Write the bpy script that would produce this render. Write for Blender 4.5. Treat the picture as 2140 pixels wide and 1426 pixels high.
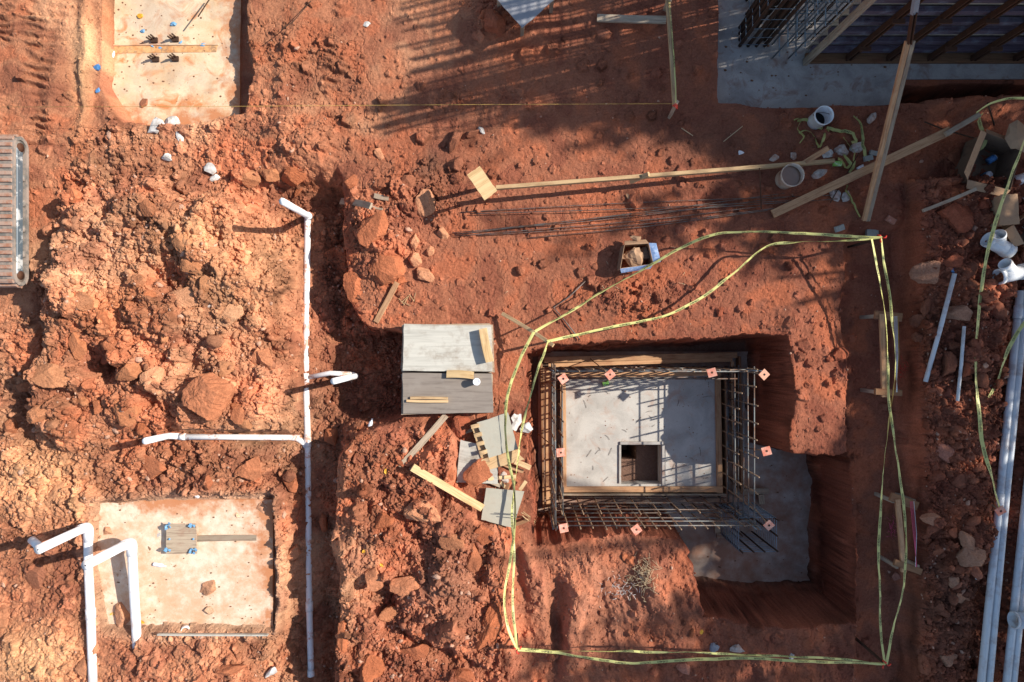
import bpy, bmesh, math, random
import numpy as np
from mathutils import Vector, Matrix

# ------------------------------------------------------------------ camera, sky, sun, exposure
for o in list(bpy.data.objects): bpy.data.objects.remove(o)
scene = bpy.context.scene
COL = scene.collection
CAMH = 9.5            # metres above the plateau
PPM = 150.0           # photograph pixels per metre on the plateau
cam_d = bpy.data.cameras.new('camera'); cam = bpy.data.objects.new('camera', cam_d); COL.objects.link(cam)
cam.location = (0, 0, CAMH); cam.rotation_euler = (0, 0, 0)
cam_d.sensor_width = 36; cam_d.lens = CAMH * PPM / 2140 * 36
cam_d.clip_start = .05; cam_d.clip_end = 2000
scene.camera = cam
SUN_EL = math.radians(38); SUN_AZ = math.radians(13.5)      # azimuth counted from +X towards +Y
SUN = Vector((math.cos(SUN_AZ) * math.cos(SUN_EL), math.sin(SUN_AZ) * math.cos(SUN_EL), math.sin(SUN_EL)))
world = bpy.data.worlds.new('World'); scene.world = world; world.use_nodes = True
nt = world.node_tree; nt.nodes.clear()
wo = nt.nodes.new('ShaderNodeOutputWorld'); bg = nt.nodes.new('ShaderNodeBackground'); sk = nt.nodes.new('ShaderNodeTexSky')
sk.sky_type = 'NISHITA'; sk.sun_disc = False; sk.sun_elevation = SUN_EL; sk.sun_rotation = math.pi / 2 - SUN_AZ
bg.inputs['Strength'].default_value = 0.118
nt.links.new(sk.outputs[0], bg.inputs['Color']); nt.links.new(bg.outputs[0], wo.inputs['Surface'])
sl = bpy.data.lights.new('sun', 'SUN'); sl.energy = 4.8; sl.angle = math.radians(.5); sl.color = (1, .94, .86)
so = bpy.data.objects.new('sun', sl); COL.objects.link(so); so.location = (20, 5, 20)
so.rotation_euler = SUN.to_track_quat('Z', 'Y').to_euler()
scene.view_settings.view_transform = 'Standard'; scene.view_settings.look = 'None'
scene.view_settings.gamma = 1; scene.view_settings.exposure = .5
scene.view_settings.use_curve_mapping = False
scene.cycles.max_bounces = 6

random.seed(7); rng = np.random.default_rng(7)

# ------------------------------------------------------------------ helpers
def P(u, v, z=0.0):
    s = (CAMH - z) / CAMH / PPM
    return Vector(((u - 1070) * s, (713 - v) * s, z))
def srgb(*c):
    return tuple(((x / 255) / 12.92 if x / 255 <= .04045 else ((x / 255 + .055) / 1.055) ** 2.4) for x in c)
def tag(o, label=None, cat=None, group=None, kind=None):
    if label: o['label'] = label
    if cat: o['category'] = cat
    if group: o['group'] = group
    if kind: o['kind'] = kind
    return o
def empty(name, loc=(0, 0, 0), label=None, cat=None, group=None):
    o = bpy.data.objects.new(name, None); COL.objects.link(o); o.location = loc; o.empty_display_size = .1
    return tag(o, label, cat, group)
def link(name, me, mat=None, parent=None):
    o = bpy.data.objects.new(name, me); COL.objects.link(o)
    if mat is not None:
        if len(me.materials) == 0: me.materials.append(mat)
    if parent is not None: o.parent = parent
    return o
def mesh(name, vs, fs, smooth=False):
    me = bpy.data.meshes.new(name); me.from_pydata([tuple(v) for v in vs], [], fs); me.update()
    if smooth: me.polygons.foreach_set('use_smooth', [True] * len(me.polygons))
    return me
def child(name, vs, fs, mat, root, smooth=False):
    """a mesh given in world coordinates as a child of an Empty that stands at root.location"""
    l = Vector(root.location) if root is not None else Vector((0, 0, 0))
    me = mesh(name, [Vector(v) - l for v in vs], fs, smooth)
    return link(name, me, mat, root)

# ---- numpy noise
def hsh(ix, iy, seed):
    with np.errstate(over='ignore'):
        h = (ix.astype(np.int64) * 374761393 + iy.astype(np.int64) * 668265263 + np.int64(seed) * 2147483647 // 7) & 0xFFFFFFFF
        h = ((h ^ (h >> 13)) * 1274126177) & 0xFFFFFFFF
        h = ((h ^ (h >> 16)) * 2246822519) & 0xFFFFFFFF
        h = h ^ (h >> 15)
    return (h & 0xFFFFFF) / float(0x1000000)
def vnoise(x, y, seed):
    ix = np.floor(x); iy = np.floor(y); fx = x - ix; fy = y - iy
    fx = fx * fx * fx * (fx * (fx * 6 - 15) + 10); fy = fy * fy * fy * (fy * (fy * 6 - 15) + 10)
    a = hsh(ix, iy, seed); b = hsh(ix + 1, iy, seed); c = hsh(ix, iy + 1, seed); d = hsh(ix + 1, iy + 1, seed)
    return (a + (b - a) * fx) * (1 - fy) + (c + (d - c) * fx) * fy
def fbm(x, y, seed, octv=4, gain=.5):
    s = 0; a = 1; n = 0
    for i in range(octv):
        s = s + a * vnoise(x, y, seed + i * 17); n += a; a *= gain
        x, y = x * 1.93 + y * .53 + 3.1, y * 1.93 - x * .53 + 7.7
    return s / n                                   # 0..1
def sstep(a, b, x):
    t = np.clip((x - a) / (b - a), 0, 1); return t * t * (3 - 2 * t)
def poly_sdf(x, y, pts):
    """signed distance, positive inside"""
    d = np.full(x.shape, 1e9); ins = np.zeros(x.shape, bool); n = len(pts)
    for i in range(n):
        x1, y1 = pts[i]; x2, y2 = pts[(i + 1) % n]
        ex, ey = x2 - x1, y2 - y1; wx, wy = x - x1, y - y1
        t = np.clip((wx * ex + wy * ey) / (ex * ex + ey * ey + 1e-9), 0, 1)
        d = np.minimum(d, (wx - ex * t) ** 2 + (wy - ey * t) ** 2)
        c = ((y1 > y) != (y2 > y)) & (x < (x2 - x1) * (y - y1) / ((y2 - y1) or 1e-9) + x1)
        ins ^= c
    d = np.sqrt(d); return np.where(ins, d, -d)
def line_d(x, y, pts):
    d = np.full(x.shape, 1e9)
    for i in range(len(pts) - 1):
        x1, y1 = pts[i]; x2, y2 = pts[i + 1]
        ex, ey = x2 - x1, y2 - y1; wx, wy = x - x1, y - y1
        t = np.clip((wx * ex + wy * ey) / (ex * ex + ey * ey + 1e-9), 0, 1)
        d = np.minimum(d, (wx - ex * t) ** 2 + (wy - ey * t) ** 2)
    return np.sqrt(d)
def clods(X, Y, cell, seed, dens, hgt):
    """height field of angular lumps, one jittered lump per cell; returns height, tone 0..1"""
    H = np.zeros(X.shape); T = np.full(X.shape, .5)
    cx = np.floor(X / cell); cy = np.floor(Y / cell)
    for dx in (-1, 0, 1):
        for dy in (-1, 0, 1):
            ix = cx + dx; iy = cy + dy
            r = hsh(ix, iy, seed + 3)
            on = r < dens
            px = (ix + .15 + .7 * hsh(ix, iy, seed)) * cell; py = (iy + .15 + .7 * hsh(ix, iy, seed + 1)) * cell
            rad = cell * (.28 + .42 * hsh(ix, iy, seed + 2) ** 1.5)
            lx = (X - px) / rad; ly = (Y - py) / rad
            an = hsh(ix, iy, seed + 4) * 6.28; m = np.zeros(X.shape)
            for k in range(5):
                a = an + k * 1.257 + .5 * (hsh(ix, iy, seed + 20 + k) - .5)
                m = np.maximum(m, (lx * np.cos(a) + ly * np.sin(a)) * (.9 + .5 * hsh(ix, iy, seed + 30 + k)))
            tl = (hsh(ix, iy, seed + 5) - .5) * 1.1 * lx + (hsh(ix, iy, seed + 6) - .5) * 1.1 * ly
            h = np.clip((1 - m) * 3.6, 0, 1) * np.clip(.75 + tl, .1, 1.6) * hgt * rad * 2 * (.5 + .8 * hsh(ix, iy, seed + 7))
            h = np.where(on & (m < 1), h, 0)
            up = h > H
            T = np.where(up, hsh(ix, iy, seed + 8), T); H = np.maximum(H, h)
    return H, T

# ------------------------------------------------------------------ the ground
DX = .0145
xs = np.arange(-7.45, 7.4501, DX); ys = np.arange(-5.05, 5.0501, DX)
def stretch(a):
    ext = a[-1] + np.cumsum(.05 * 1.25 ** np.arange(26)); return np.concatenate([-ext[::-1], a, ext])
XS = stretch(xs); YS = stretch(ys)
GX, GY = np.meshgrid(XS, YS)
U0 = 1070 + 150 * GX; V0 = 713 - 150 * GY
wu = (fbm(GX * 2.2, GY * 2.2, 11, 4) - .5); wv = (fbm(GX * 2.2, GY * 2.2, 51, 4) - .5)
U = U0 + wu * 34; V = V0 + wv * 34                      # ragged edges for dug soil
Us = U0 + wu * 14; Vs = V0 + wv * 14                    # straighter edges for trenches cut by a machine
def blob(u, v, ru, rv=None, ang=0):
    rv = rv or ru; a = math.radians(ang); dx = U - u; dy = V - v
    x = dx * math.cos(a) + dy * math.sin(a); y = -dx * math.sin(a) + dy * math.cos(a)
    return np.exp(-((x / ru) ** 2 + (y / rv) ** 2))
def mask(pts, f, strict=False, off=0):
    return sstep(-f / 2, f / 2, poly_sdf(Us if strict else U, Vs if strict else V, pts) + off)

Z = np.zeros(GX.shape)
# large undulation
Z += (fbm(GX * .7, GY * .7, 5, 3) - .5) * .16
# left lowland with the cliff
CLIFF = [(-2000, -900), (560, -900), (600, 250), (640, 338), (700, 345), (716, 440), (706, 520), (722, 570), (745, 650), (768, 690), (842, 700), (842, 870), (760, 905), (700, 960), (712, 1060), (700, 1150), (700, 1250), (716, 1330), (704, 1426), (704, 3000), (-2000, 3000)]
low = mask(CLIFF, 14)
rampx = sstep(430, 655, U) * sstep(330, 400, V)
Z -= low * rampx * .36
Z -= mask([(672, 705), (840, 700), (842, 872), (700, 872), (672, 850)], 20) * .16
Z -= .12 * low * sstep(330, 420, V)
# dug hole at the head of the trench
Z -= .22 * blob(672, 392, 34, 46, -20)
Z -= .10 * np.exp(-(line_d(U, V, [(690, 420), (688, 700)]) / 20) ** 2)
Z -= .12 * np.exp(-(line_d(U, V, [(680, 1100), (676, 1500)]) / 22) ** 2)
# ridge that throws the shadow left of the trench mouth
Z += .20 * blob(640, 300, 60, 36, -30) + .16 * blob(590, 265, 45, 22, -45)
# clod mound on the left
mound = mask([(150, 420), (330, 380), (520, 420), (600, 560), (610, 850), (540, 900), (330, 905), (140, 930), (70, 900), (60, 700), (100, 560)], 90)
Z += .34 * mound
Z += .22 * blob(430, 520, 120, 60, 20) + .18 * blob(330, 640, 90, 50, 30) + .16 * blob(480, 640, 80, 70)
Z += .24 * blob(170, 600, 50, 90, 20) + .16 * blob(285, 740, 26, 50) - .46 * blob(232, 768, 34, 34, 20) - .30 * blob(84, 700, 26, 120, 12) - .2 * blob(60, 880, 20, 60) - .12 * blob(320, 850, 60, 22)
Z -= .16 * blob(355, 600, 70, 14, 32) + .10 * blob(150, 460, 60, 15, -50)
# pale ridge lower left
Z += .16 * blob(60, 1020, 110, 80, 10) + .14 * blob(60, 1380, 110, 50) + .10 * blob(165, 1040, 12, 80)
Z += .10 * blob(240, 970, 60, 30) + .14 * blob(470, 985, 120, 40)
Z += .12 * blob(600, 1110, 26, 120) + .14 * blob(430, 1420, 130, 45)
# rubble mounds right of the trench
R2 = mask([(715, 900), (960, 900), (1060, 1000), (1075, 1426), (1075, 1700), (705, 1700), (705, 1040)], 60)
Z += .26 * R2 + .20 * blob(950, 1200, 90, 90) + .16 * blob(900, 1085, 80, 30, -15) - .22 * blob(800, 1265, 46, 50) - .16 * blob(870, 1330, 60, 20, 20) - .14 * blob(1010, 1180, 24, 80) + .14 * blob(770, 1120, 40, 60) + .14 * blob(760, 1010, 60, 40)
Z += .16 * blob(790, 560, 55, 60) + .18 * blob(790, 480, 50, 50) + .10 * blob(860, 420, 60, 50)
rg_ = 1 - np.abs(fbm(GX * 1.9 + 7, GY * 1.9, 977, 3) - .5) * 4
Z += np.maximum(mound, R2) * ((fbm(GX * 2.3, GY * 2.3, 971, 3) - .5) * .42 + np.clip(rg_, 0, 1) * .05)
# top left tracks and spoil
Z += .10 * blob(600, 130, 26, 110, 8) + .10 * blob(700, 110, 34, 70, 12) + .14 * blob(170, 100, 16, 150)
Z += .18 * blob(1045, 40, 46, 36) + .12 * blob(1120, 60, 40, 30) + .08 * blob(1000, 210, 90, 20)
n_tr = fbm(GX * 3, GY * 3, 888, 2)
for uu in (6, 70, 700):
    prof = np.exp(-((U0 - uu - (V0 - 150) * .05 + wu * 20) / 22) ** 2) * sstep(430 if uu == 700 else 330, 280, V0)
    Z += prof * .030 * np.sin(V0 / 2.9 - U0 * .06 + wv * 14) * sstep(.42, .62, n_tr) - prof * .02
for (c1, c2) in (((120, 10), (60, 300)), ((95, 620), (40, 900)),):
    dd = line_d(U0 + wu * 20, V0, [c1, c2]); Z += np.exp(-(dd / 20) ** 2) * (.016 * np.sin(V0 / 2.7) - .03)
# recess of the upper left footing and of the lower left one
pTL = [(212, -600), (512, -600), (512, 60), (528, 150), (500, 232), (430, 248), (250, 256), (205, 170)]
Z = Z * (1 - mask(pTL, 30, True, 18) * .95) - (mask(pTL, 12, True) * .7 + mask(pTL, 40) * .3) * .37
Z -= .12 * mask([(40, -400), (210, -400), (205, 240), (120, 240), (150, 60)], 60)
pBL = [(188, 1052), (330, 1036), (567, 1040), (568, 1326), (372, 1322), (300, 1330), (200, 1320), (178, 1180)]
Z = Z * (1 - mask(pBL, 40, True, 18) * .93) - (mask(pBL, 60) * .45 + mask(pBL, 22, True) * .55) * .21
Z -= .06 * mask([(545, 1040), (568, 1040), (568, 1326), (545, 1326)], 8, True)
# middle terrace (trodden, gentle)
MID = mask([(760, 180), (1490, 200), (1500, 230), (1880, 240), (1880, 700), (1100, 700), (850, 690), (800, 560), (920, 480), (880, 350)], 80)
Z = Z * (1 - MID * .75)
Z += .07 * blob(1320, 630, 90, 30) - .05 * blob(1340, 610, 30, 20)
# bottom middle slope
BM = mask([(1095, 1130), (1440, 1125), (1450, 1200), (1800, 1270), (1800, 1700), (1095, 1700)], 40)
Z += .10 * BM + (.20) * BM * (fbm(GX * 1.9 + GY * .6, GY * .75, 91, 4) - .5) * 2
Z -= .26 * blob(1162, 1310, 16, 90, 3) + .08 * blob(1240, 1150, 34, 18) - .10 * blob(1215, 1250, 30, 90, 12) - .14 * blob(1370, 1230, 50, 60)
Z += .12 * np.exp(-(line_d(U, V, [(1460, 1250), (1600, 1240), (1760, 1260)]) / 26) ** 2)
# eastern strip a step lower, with its cut face
strip = mask([(1782, 470), (1892, 470), (1898, 1000), (1905, 1300), (1895, 1700), (1790, 1700), (1790, 1300), (1800, 1180), (1792, 1010), (1770, 900), (1780, 740), (1762, 660)], 22, True)
Z -= .27 * strip
east = mask([(1898, 380), (3500, 380), (3500, 3000), (1912, 3000), (1908, 1000), (1902, 700)], 14, True)
Z += .20 * east * sstep(1500, 1000, V)
Z -= .10 * blob(1895, 640, 10, 240, 0)
Z += east * (.10 * blob(2020, 440, 60, 50) + .12 * blob(1960, 560, 50, 40) - .20 * blob(2060, 530, 70, 20, -12) + .10 * blob(2010, 700, 40, 120) + .12 * blob(2020, 1110, 50, 70))
Z -= .22 * np.exp(-(line_d(U, V, [(2128, 600), (2040, 1500)]) / 30) ** 2) + .22 * np.exp(-(line_d(U, V, [(2160, 980), (2105, 1500)]) / 20) ** 2)
Z += .20 * np.exp(-(line_d(U, V, [(1960, 222), (2300, 205)]) / 22) ** 2)
# the berm between pit and strip
Z += .10 * blob(1700, 820, 60, 160) + .12 * blob(1650, 820, 22, 150) + .06 * blob(1790, 850, 10, 160)
# footing upper right and the dark slot beside it
pTR = [(1497, -600), (3500, -600), (3500, 170), (1940, 178), (1925, 216), (1600, 222), (1503, 214)]
Z = Z * (1 - mask(pTR, 16, True)) - mask(pTR, 8, True) * .30
SLOT = [(1790, 178), (1880, 168), (3500, 163), (3500, 200), (1900, 206), (1800, 205)]
Z -= mask(SLOT, 14, True) * .75
# the main pit
PIT = [(1104, 742), (1160, 728), (1230, 722), (1445, 712), (1640, 702), (1646, 820), (1640, 945), (1668, 952), (1778, 955), (1792, 1040), (1788, 1150), (1790, 1292), (1640, 1296), (1542, 1290), (1462, 1276), (1452, 1214), (1440, 1150), (1425, 1118), (1300, 1112), (1126, 1128), (1112, 960)]
sd = poly_sdf(Us, Vs, PIT)
rough_pit = (fbm(GX * 9, GY * 9, 71, 4) - .5) * 13
pm = .72 * sstep(-5, 4, sd + rough_pit) + .28 * sstep(2, 15, sd + rough_pit * .6 + (fbm(GX * 4, GY * 4, 75, 3) - .5) * 14)
Z = Z * (1 - pm) - pm * 1.33
PITM = pm
# ---- roughness map
RO = np.full(GX.shape, .09)
RO = np.maximum(RO, .95 * mound)
RO = np.maximum(RO, .85 * low * sstep(300, 400, V) * sstep(1426, 1000, V))
RO = np.maximum(RO, .60 * low * sstep(900, 1000, V))
RO = np.maximum(RO, .85 * R2 * (.55 + .9 * fbm(GX * 1.3, GY * 1.3, 33, 2)))
RO = np.maximum(RO, .9 * np.maximum(blob(790, 500, 90, 130), blob(880, 420, 90, 70)))
RO = np.maximum(RO, .34 * mask([(480, 20), (760, 60), (800, 330), (560, 340), (480, 260)], 80))
RO = np.maximum(RO, .7 * blob(640, 290, 90, 50, -30))
RO = np.maximum(RO, .9 * blob(1045, 30, 60, 50)); RO = np.maximum(RO, .5 * blob(1000, 215, 130, 25))
RO = np.maximum(RO, .55 * mask([(0, 260), (560, 250), (600, 400), (0, 420)], 60))
RO = np.maximum(RO, .95 * east * (.5 + fbm(GX * 2, GY * 2, 35, 2))); RO = np.maximum(RO, .20 * BM); RO = np.maximum(RO, .55 * blob(1330, 625, 130, 50))
RO = np.maximum(RO, .5 * blob(1200, 1160, 90, 30)); RO = np.maximum(RO, .13 * mask([(1590, 640), (1790, 640), (1790, 960), (1640, 960)], 40) )
RO = np.where(mask([(60, 250), (150, 250), (60, 650), (-50, 650), (-50, 250)], 40) > .5, .12, RO)
clear = np.maximum.reduce([mask(pTL, 20, True, -2), PITM, mask(pTR, 10, True, 4), mask(pBL, 30, True, -4)])
RO = RO * (1 - clear * .93)
trench = np.exp(-(line_d(U, V, [(643, 440), (643, 1420)]) / 26) ** 2)
RO = RO * (1 - .55 * trench)
pile = mask([(950, 880), (1100, 860), (1104, 1100), (1000, 1095), (950, 1015)], 24); RO = RO * (1 - pile * .75)
Z = Z * (1 - pile * .6)
BIG = sstep(.45, .8, RO)
tone = np.full(GX.shape, .5)
for (cell, hg, sdv, dn) in ((.34, .30, 200, BIG * .46), (.17, .40, 300, RO * .62), (.085, .38, 400, RO * .75), (.045, .36, 500, RO * .75)):
    h, t = clods(GX + wu * .05, GY + wv * .05, cell, sdv, dn, hg)
    fade = np.where((np.abs(GX) < 7.6) & (np.abs(GY) < 5.2), 1.0, 0.0)
    Z += h * fade; tone = np.where(h > .012, t, tone)
# fine crumble and crusted texture
Z += (fbm(GX * 9, GY * 9, 61, 4) - .5) * (.012 + .055 * RO) * (1 - clear * .9)
rid = 1 - np.abs(fbm(GX * 5, GY * 5, 131, 4) - .5) * 2
Z -= sstep(.90, 1, rid) * (.005 + .03 * RO) * (1 - clear)
# boot prints and scuffs on the trodden terrace
h, t = clods(GX, GY, .28, 700, MID * .3 + BM * .15, .04); Z -= h * .9 * (1 - clear)
Z += (fbm(GX * 24, GY * 24, 161, 3) - .5) * (.012 + .034 * RO) * (1 - clear)
far = sstep(8, 11, np.abs(GX)) + sstep(5.6, 8, np.abs(GY))
Z = Z * (1 - np.clip(far, 0, 1))

# ---- pipes bed into the soil: keep the lumps from burying them
def zfit(p1, p2, n=40):
    t = np.linspace(0, 1, n); u = p1[0] + (p2[0] - p1[0]) * t; v = p1[1] + (p2[1] - p1[1]) * t
    i = np.clip(np.searchsorted(XS, (u - 1070) / 150), 0, len(XS) - 1); j = np.clip(np.searchsorted(YS, (713 - v) / 150), 0, len(YS) - 1)
    k, m = np.polyfit(t, Z[j, i], 1); return m, m + k
def carve(p1, p2, z1, z2, hw, amp=.05):
    global Z
    q1 = (CAMH - z1) / CAMH; q2 = (CAMH - z2) / CAMH
    p1 = (1070 + (p1[0] - 1070) * q1, 713 + (p1[1] - 713) * q1); p2 = (1070 + (p2[0] - 1070) * q2, 713 + (p2[1] - 713) * q2)
    ex, ey = p2[0] - p1[0], p2[1] - p1[1]; t = np.clip(((U0 - p1[0]) * ex + (V0 - p1[1]) * ey) / (ex * ex + ey * ey), 0, 1)
    dd = np.hypot(U0 - p1[0] - ex * t, V0 - p1[1] - ey * t)
    lim = z1 + (z2 - z1) * t + (fbm(GX * 6, GY * 6, 911, 3) - .5) * amp * 2 + np.clip(dd - hw, 0, 99) * .012
    Z = np.where(dd < hw + 14, np.minimum(Z, lim), Z)
RUN_A, RUN_B = zfit((627, 448), (634, 1425)); RUN_A -= .02; RUN_B -= .02
carve((643, 458), (650, 1400), RUN_A + .035, RUN_B + .035, 7, .075)
BR_A = zfit((400, 914), (600, 915))[0] - .06; carve((380, 913), (630, 915), BR_A, RUN_A, 7, .03)
carve((352, 911), (380, 913), BR_A, BR_A, 10, .03)
carve((670, 782), (742, 785), -.42, -.42, 8, .02)
# sump shaft under the pit slab
SUMP = poly_sdf(U0, V0, [(1296, 918), (1362, 918), (1362, 990), (1296, 990)]); Z = np.where(SUMP > -4, -2.6, Z)

# ---- colour of the soil (earth tones and set spots; left-right shift carries sun and shade)
def C3(c): return np.array(srgb(*c))
def mixc(A, c, m): return A * (1 - m[..., None]) + C3(c) * m[..., None]
CC = np.ones(GX.shape + (3,)) * C3((172, 98, 66))
CC = mixc(CC, (186, 116, 78), sstep(900, 500, U) * .85)  # left soil paler, some of its sunlight put into the tone
CC = mixc(CC, (152, 82, 58), sstep(1050, 1500, U) * .8)  # right soil deeper, its shade partly put into the colour
n1 = fbm(GX * .9, GY * .9, 301, 4); n2 = fbm(GX * 3, GY * 3, 321, 4); n3 = fbm(GX * 14, GY * 14, 341, 3)
CC = mixc(CC, (196, 96, 48), sstep(.52, .72, n2) * .55)
CC = mixc(CC, (206, 152, 112), sstep(.5, .75, n1) * .6 * sstep(1100, 700, U))
CC = mixc(CC, (134, 62, 44), sstep(.50, .30, n2) * .5)
CC = mixc(CC, (222, 164, 112), np.clip(np.maximum.reduce([blob(165, 140, 22, 130), blob(60, 1380, 110, 60), .8 * blob(70, 1000, 120, 90), .9 * blob(165, 1040, 14, 80), .5 * blob(560, 560, 60, 90), .7 * blob(420, 500, 90, 60), .5 * blob(480, 600, 80, 80)]), 0, 1) * .8)
CC = mixc(CC, (214, 176, 144), mask(pBL, 50, True) * (.5 + .4 * n2))
CC = mixc(CC, (208, 122, 62), .5 * np.maximum(blob(270, 650, 70, 60), blob(230, 30, 60, 40)))
CC = mixc(CC, (188, 122, 92), np.clip(.7 * blob(950, 1200, 90, 70) + .5 * blob(1240, 1250, 140, 120) + .4 * blob(1370, 1100, 60, 30), 0, 1))
CC = mixc(CC, (118, 78, 62), np.clip(.7 * blob(900, 350, 40, 40) + .5 * blob(1530, 300, 200, 60) + .4 * blob(680, 850, 60, 60) + .5 * blob(2000, 1250, 160, 130), 0, 1))  # darker brown soil at a few set spots
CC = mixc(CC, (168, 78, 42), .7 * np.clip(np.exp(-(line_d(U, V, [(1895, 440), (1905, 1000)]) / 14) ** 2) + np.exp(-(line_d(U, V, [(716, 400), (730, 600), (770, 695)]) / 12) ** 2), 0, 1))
CC = mixc(CC, (150, 70, 42), sstep(-14, -2, sd) * sstep(12, 2, sd) * .8)
CC = mixc(CC, (120, 92, 80), PITM * sstep(8, 18, sd) * .9)
wallz = np.clip(np.hypot(*np.gradient(Z)[::-1]) / DX / 2.0, 0, 1) * (np.abs(GX) < 7.5) * (np.abs(GY) < 5.1)
strata = fbm(Z * 7, (GX + GY) * 1.2, 951, 3); CC *= (1 + wallz * (strata - .5) * 1.7)[..., None]
CC *= (.72 + .50 * tone + .16 * (n3 - .5))[..., None]
lumc = (CC @ np.array([.3, .55, .15]))[..., None]; CC = (CC * .76 + lumc * np.array([1.04, 1.0, .86]) * .24) * np.array([1.02, .975, .885])
CC = np.clip(CC, .004, .88)

ny, nx = GX.shape
def grid_mesh(name):
    me = bpy.data.meshes.new(name)
    nv = nx * ny; nf = (nx - 1) * (ny - 1)
    me.vertices.add(nv); me.loops.add(nf * 4); me.polygons.add(nf)
    co = np.empty((nv, 3), np.float32); co[:, 0] = GX.ravel(); co[:, 1] = GY.ravel(); co[:, 2] = Z.ravel()
    me.vertices.foreach_set('co', co.ravel())
    i = np.arange(nv).reshape(ny, nx)
    q = np.stack([i[:-1, :-1], i[:-1, 1:], i[1:, 1:], i[1:, :-1]], -1).reshape(-1)
    me.loops.foreach_set('vertex_index', q.astype(np.int32))
    me.polygons.foreach_set('loop_start', np.arange(0, nf * 4, 4, dtype=np.int32))
    me.update(); me.validate()
    me.polygons.foreach_set('use_smooth', np.zeros(nf, bool))
    ca = me.attributes.new('soil', 'FLOAT_COLOR', 'POINT')
    cc = np.ones((nv, 4), np.float32); cc[:, :3] = CC.reshape(-1, 3); ca.data.foreach_set('color', cc.ravel())
    return me
def gz(x, y):
    """height of the ground at a point"""
    i = int(np.clip(np.searchsorted(XS, x) - 1, 0, nx - 2)); j = int(np.clip(np.searchsorted(YS, y) - 1, 0, ny - 2))
    fx = (x - XS[i]) / (XS[i + 1] - XS[i]); fy = (y - YS[j]) / (YS[j + 1] - YS[j])
    return float((Z[j, i] * (1 - fx) + Z[j, i + 1] * fx) * (1 - fy) + (Z[j + 1, i] * (1 - fx) + Z[j + 1, i + 1] * fx) * fy)
def G(u, v, dz=0.0):
    z = 0.0
    for _ in range(6):
        p = P(u, v, z); z = .5 * z + .5 * (gz(p.x, p.y) + dz)
    return P(u, v, z)

# ------------------------------------------------------------------ materials
def newmat(name):
    m = bpy.data.materials.new(name); m.use_nodes = True; t = m.node_tree
    b = t.nodes['Principled BSDF']; return m, t, b
def N(t, typ, **k):
    n = t.nodes.new(typ)
    for a, v in k.items():
        if a.startswith('i_'): n.inputs[a[2:].replace('_', ' ')].default_value = v
        else: setattr(n, a, v)
    return n
def ramp(t, fac, stops):
    r = t.nodes.new('ShaderNodeValToRGB'); e = r.color_ramp.elements
    while len(e) < len(stops): e.new(.5)
    for i, (p, c) in enumerate(stops): e[i].position = p; e[i].color = (*c, 1) if len(c) == 3 else c
    t.links.new(fac, r.inputs[0]); return r.outputs[0]
def mixn(t, a, b, fac, mode='MIX'):
    m = t.nodes.new('ShaderNodeMix'); m.data_type = 'RGBA'; m.blend_type = mode
    for inp, v in ((m.inputs[0], fac), (m.inputs[6], a), (m.inputs[7], b)):
        if isinstance(v, (int, float)): inp.default_value = v
        elif isinstance(v, tuple): inp.default_value = (*v, 1)
        else: t.links.new(v, inp)
    return m.outputs[2]
def bump(t, b, h, strength=.4, dist=.01):
    n = t.nodes.new('ShaderNodeBump'); n.inputs['Strength'].default_value = strength; n.inputs['Distance'].default_value = dist
    t.links.new(h, n.inputs['Height']); t.links.new(n.outputs[0], b.inputs['Normal'])
def soil_mat(name='soil', attr=True, base=(170, 100, 66)):
    m, t, b = newmat(name); geo = N(t, 'ShaderNodeNewGeometry')
    n1 = N(t, 'ShaderNodeTexNoise', i_Scale=38.0, i_Detail=7.0, i_Roughness=.72); t.links.new(geo.outputs['Position'], n1.inputs['Vector'])
    n2 = N(t, 'ShaderNodeTexNoise', i_Scale=170.0, i_Detail=3.0, i_Roughness=.7); t.links.new(geo.outputs['Position'], n2.inputs['Vector'])
    vo = N(t, 'ShaderNodeTexVoronoi', i_Scale=85.0); t.links.new(geo.outputs['Position'], vo.inputs['Vector'])
    if attr:
        a = N(t, 'ShaderNodeAttribute', attribute_name='soil'); src = a.outputs['Color']
    else: src = srgb(*base)
    f = ramp(t, n1.outputs[0], [(.28, (.70, .67, .66)), (.5, (1, 1, 1)), (.72, (1.25, 1.28, 1.32))])
    c = mixn(t, src, f, 1.0, 'MULTIPLY')
    f2 = ramp(t, n2.outputs[0], [(.3, (.72, .7, .7)), (.55, (1, 1, 1)), (.75, (1.35, 1.4, 1.45))])
    c = mixn(t, c, f2, .8, 'MULTIPLY')
    # scattered pale grit
    g = ramp(t, vo.outputs['Color'], [(.93, (0, 0, 0)), (.97, (1, 1, 1))]); gd = ramp(t, vo.outputs['Distance'], [(.12, (1, 1, 1)), (.3, (0, 0, 0))])
    gm = mixn(t, g, gd, 1.0, 'MULTIPLY')
    c = mixn(t, c, srgb(205, 170, 150), gm)
    t.links.new(c, b.inputs['Base Color']); b.inputs['Roughness'].default_value = .97; b.inputs['Specular IOR Level'].default_value = .15
    ad = N(t, 'ShaderNodeMath', operation='MULTIPLY_ADD'); ad.inputs[1].default_value = .35
    t.links.new(n2.outputs[0], ad.inputs[0]); t.links.new(n1.outputs[0], ad.inputs[2])
    bump(t, b, ad.outputs[0], .75, .022)
    return m
SOIL = soil_mat()
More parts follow.
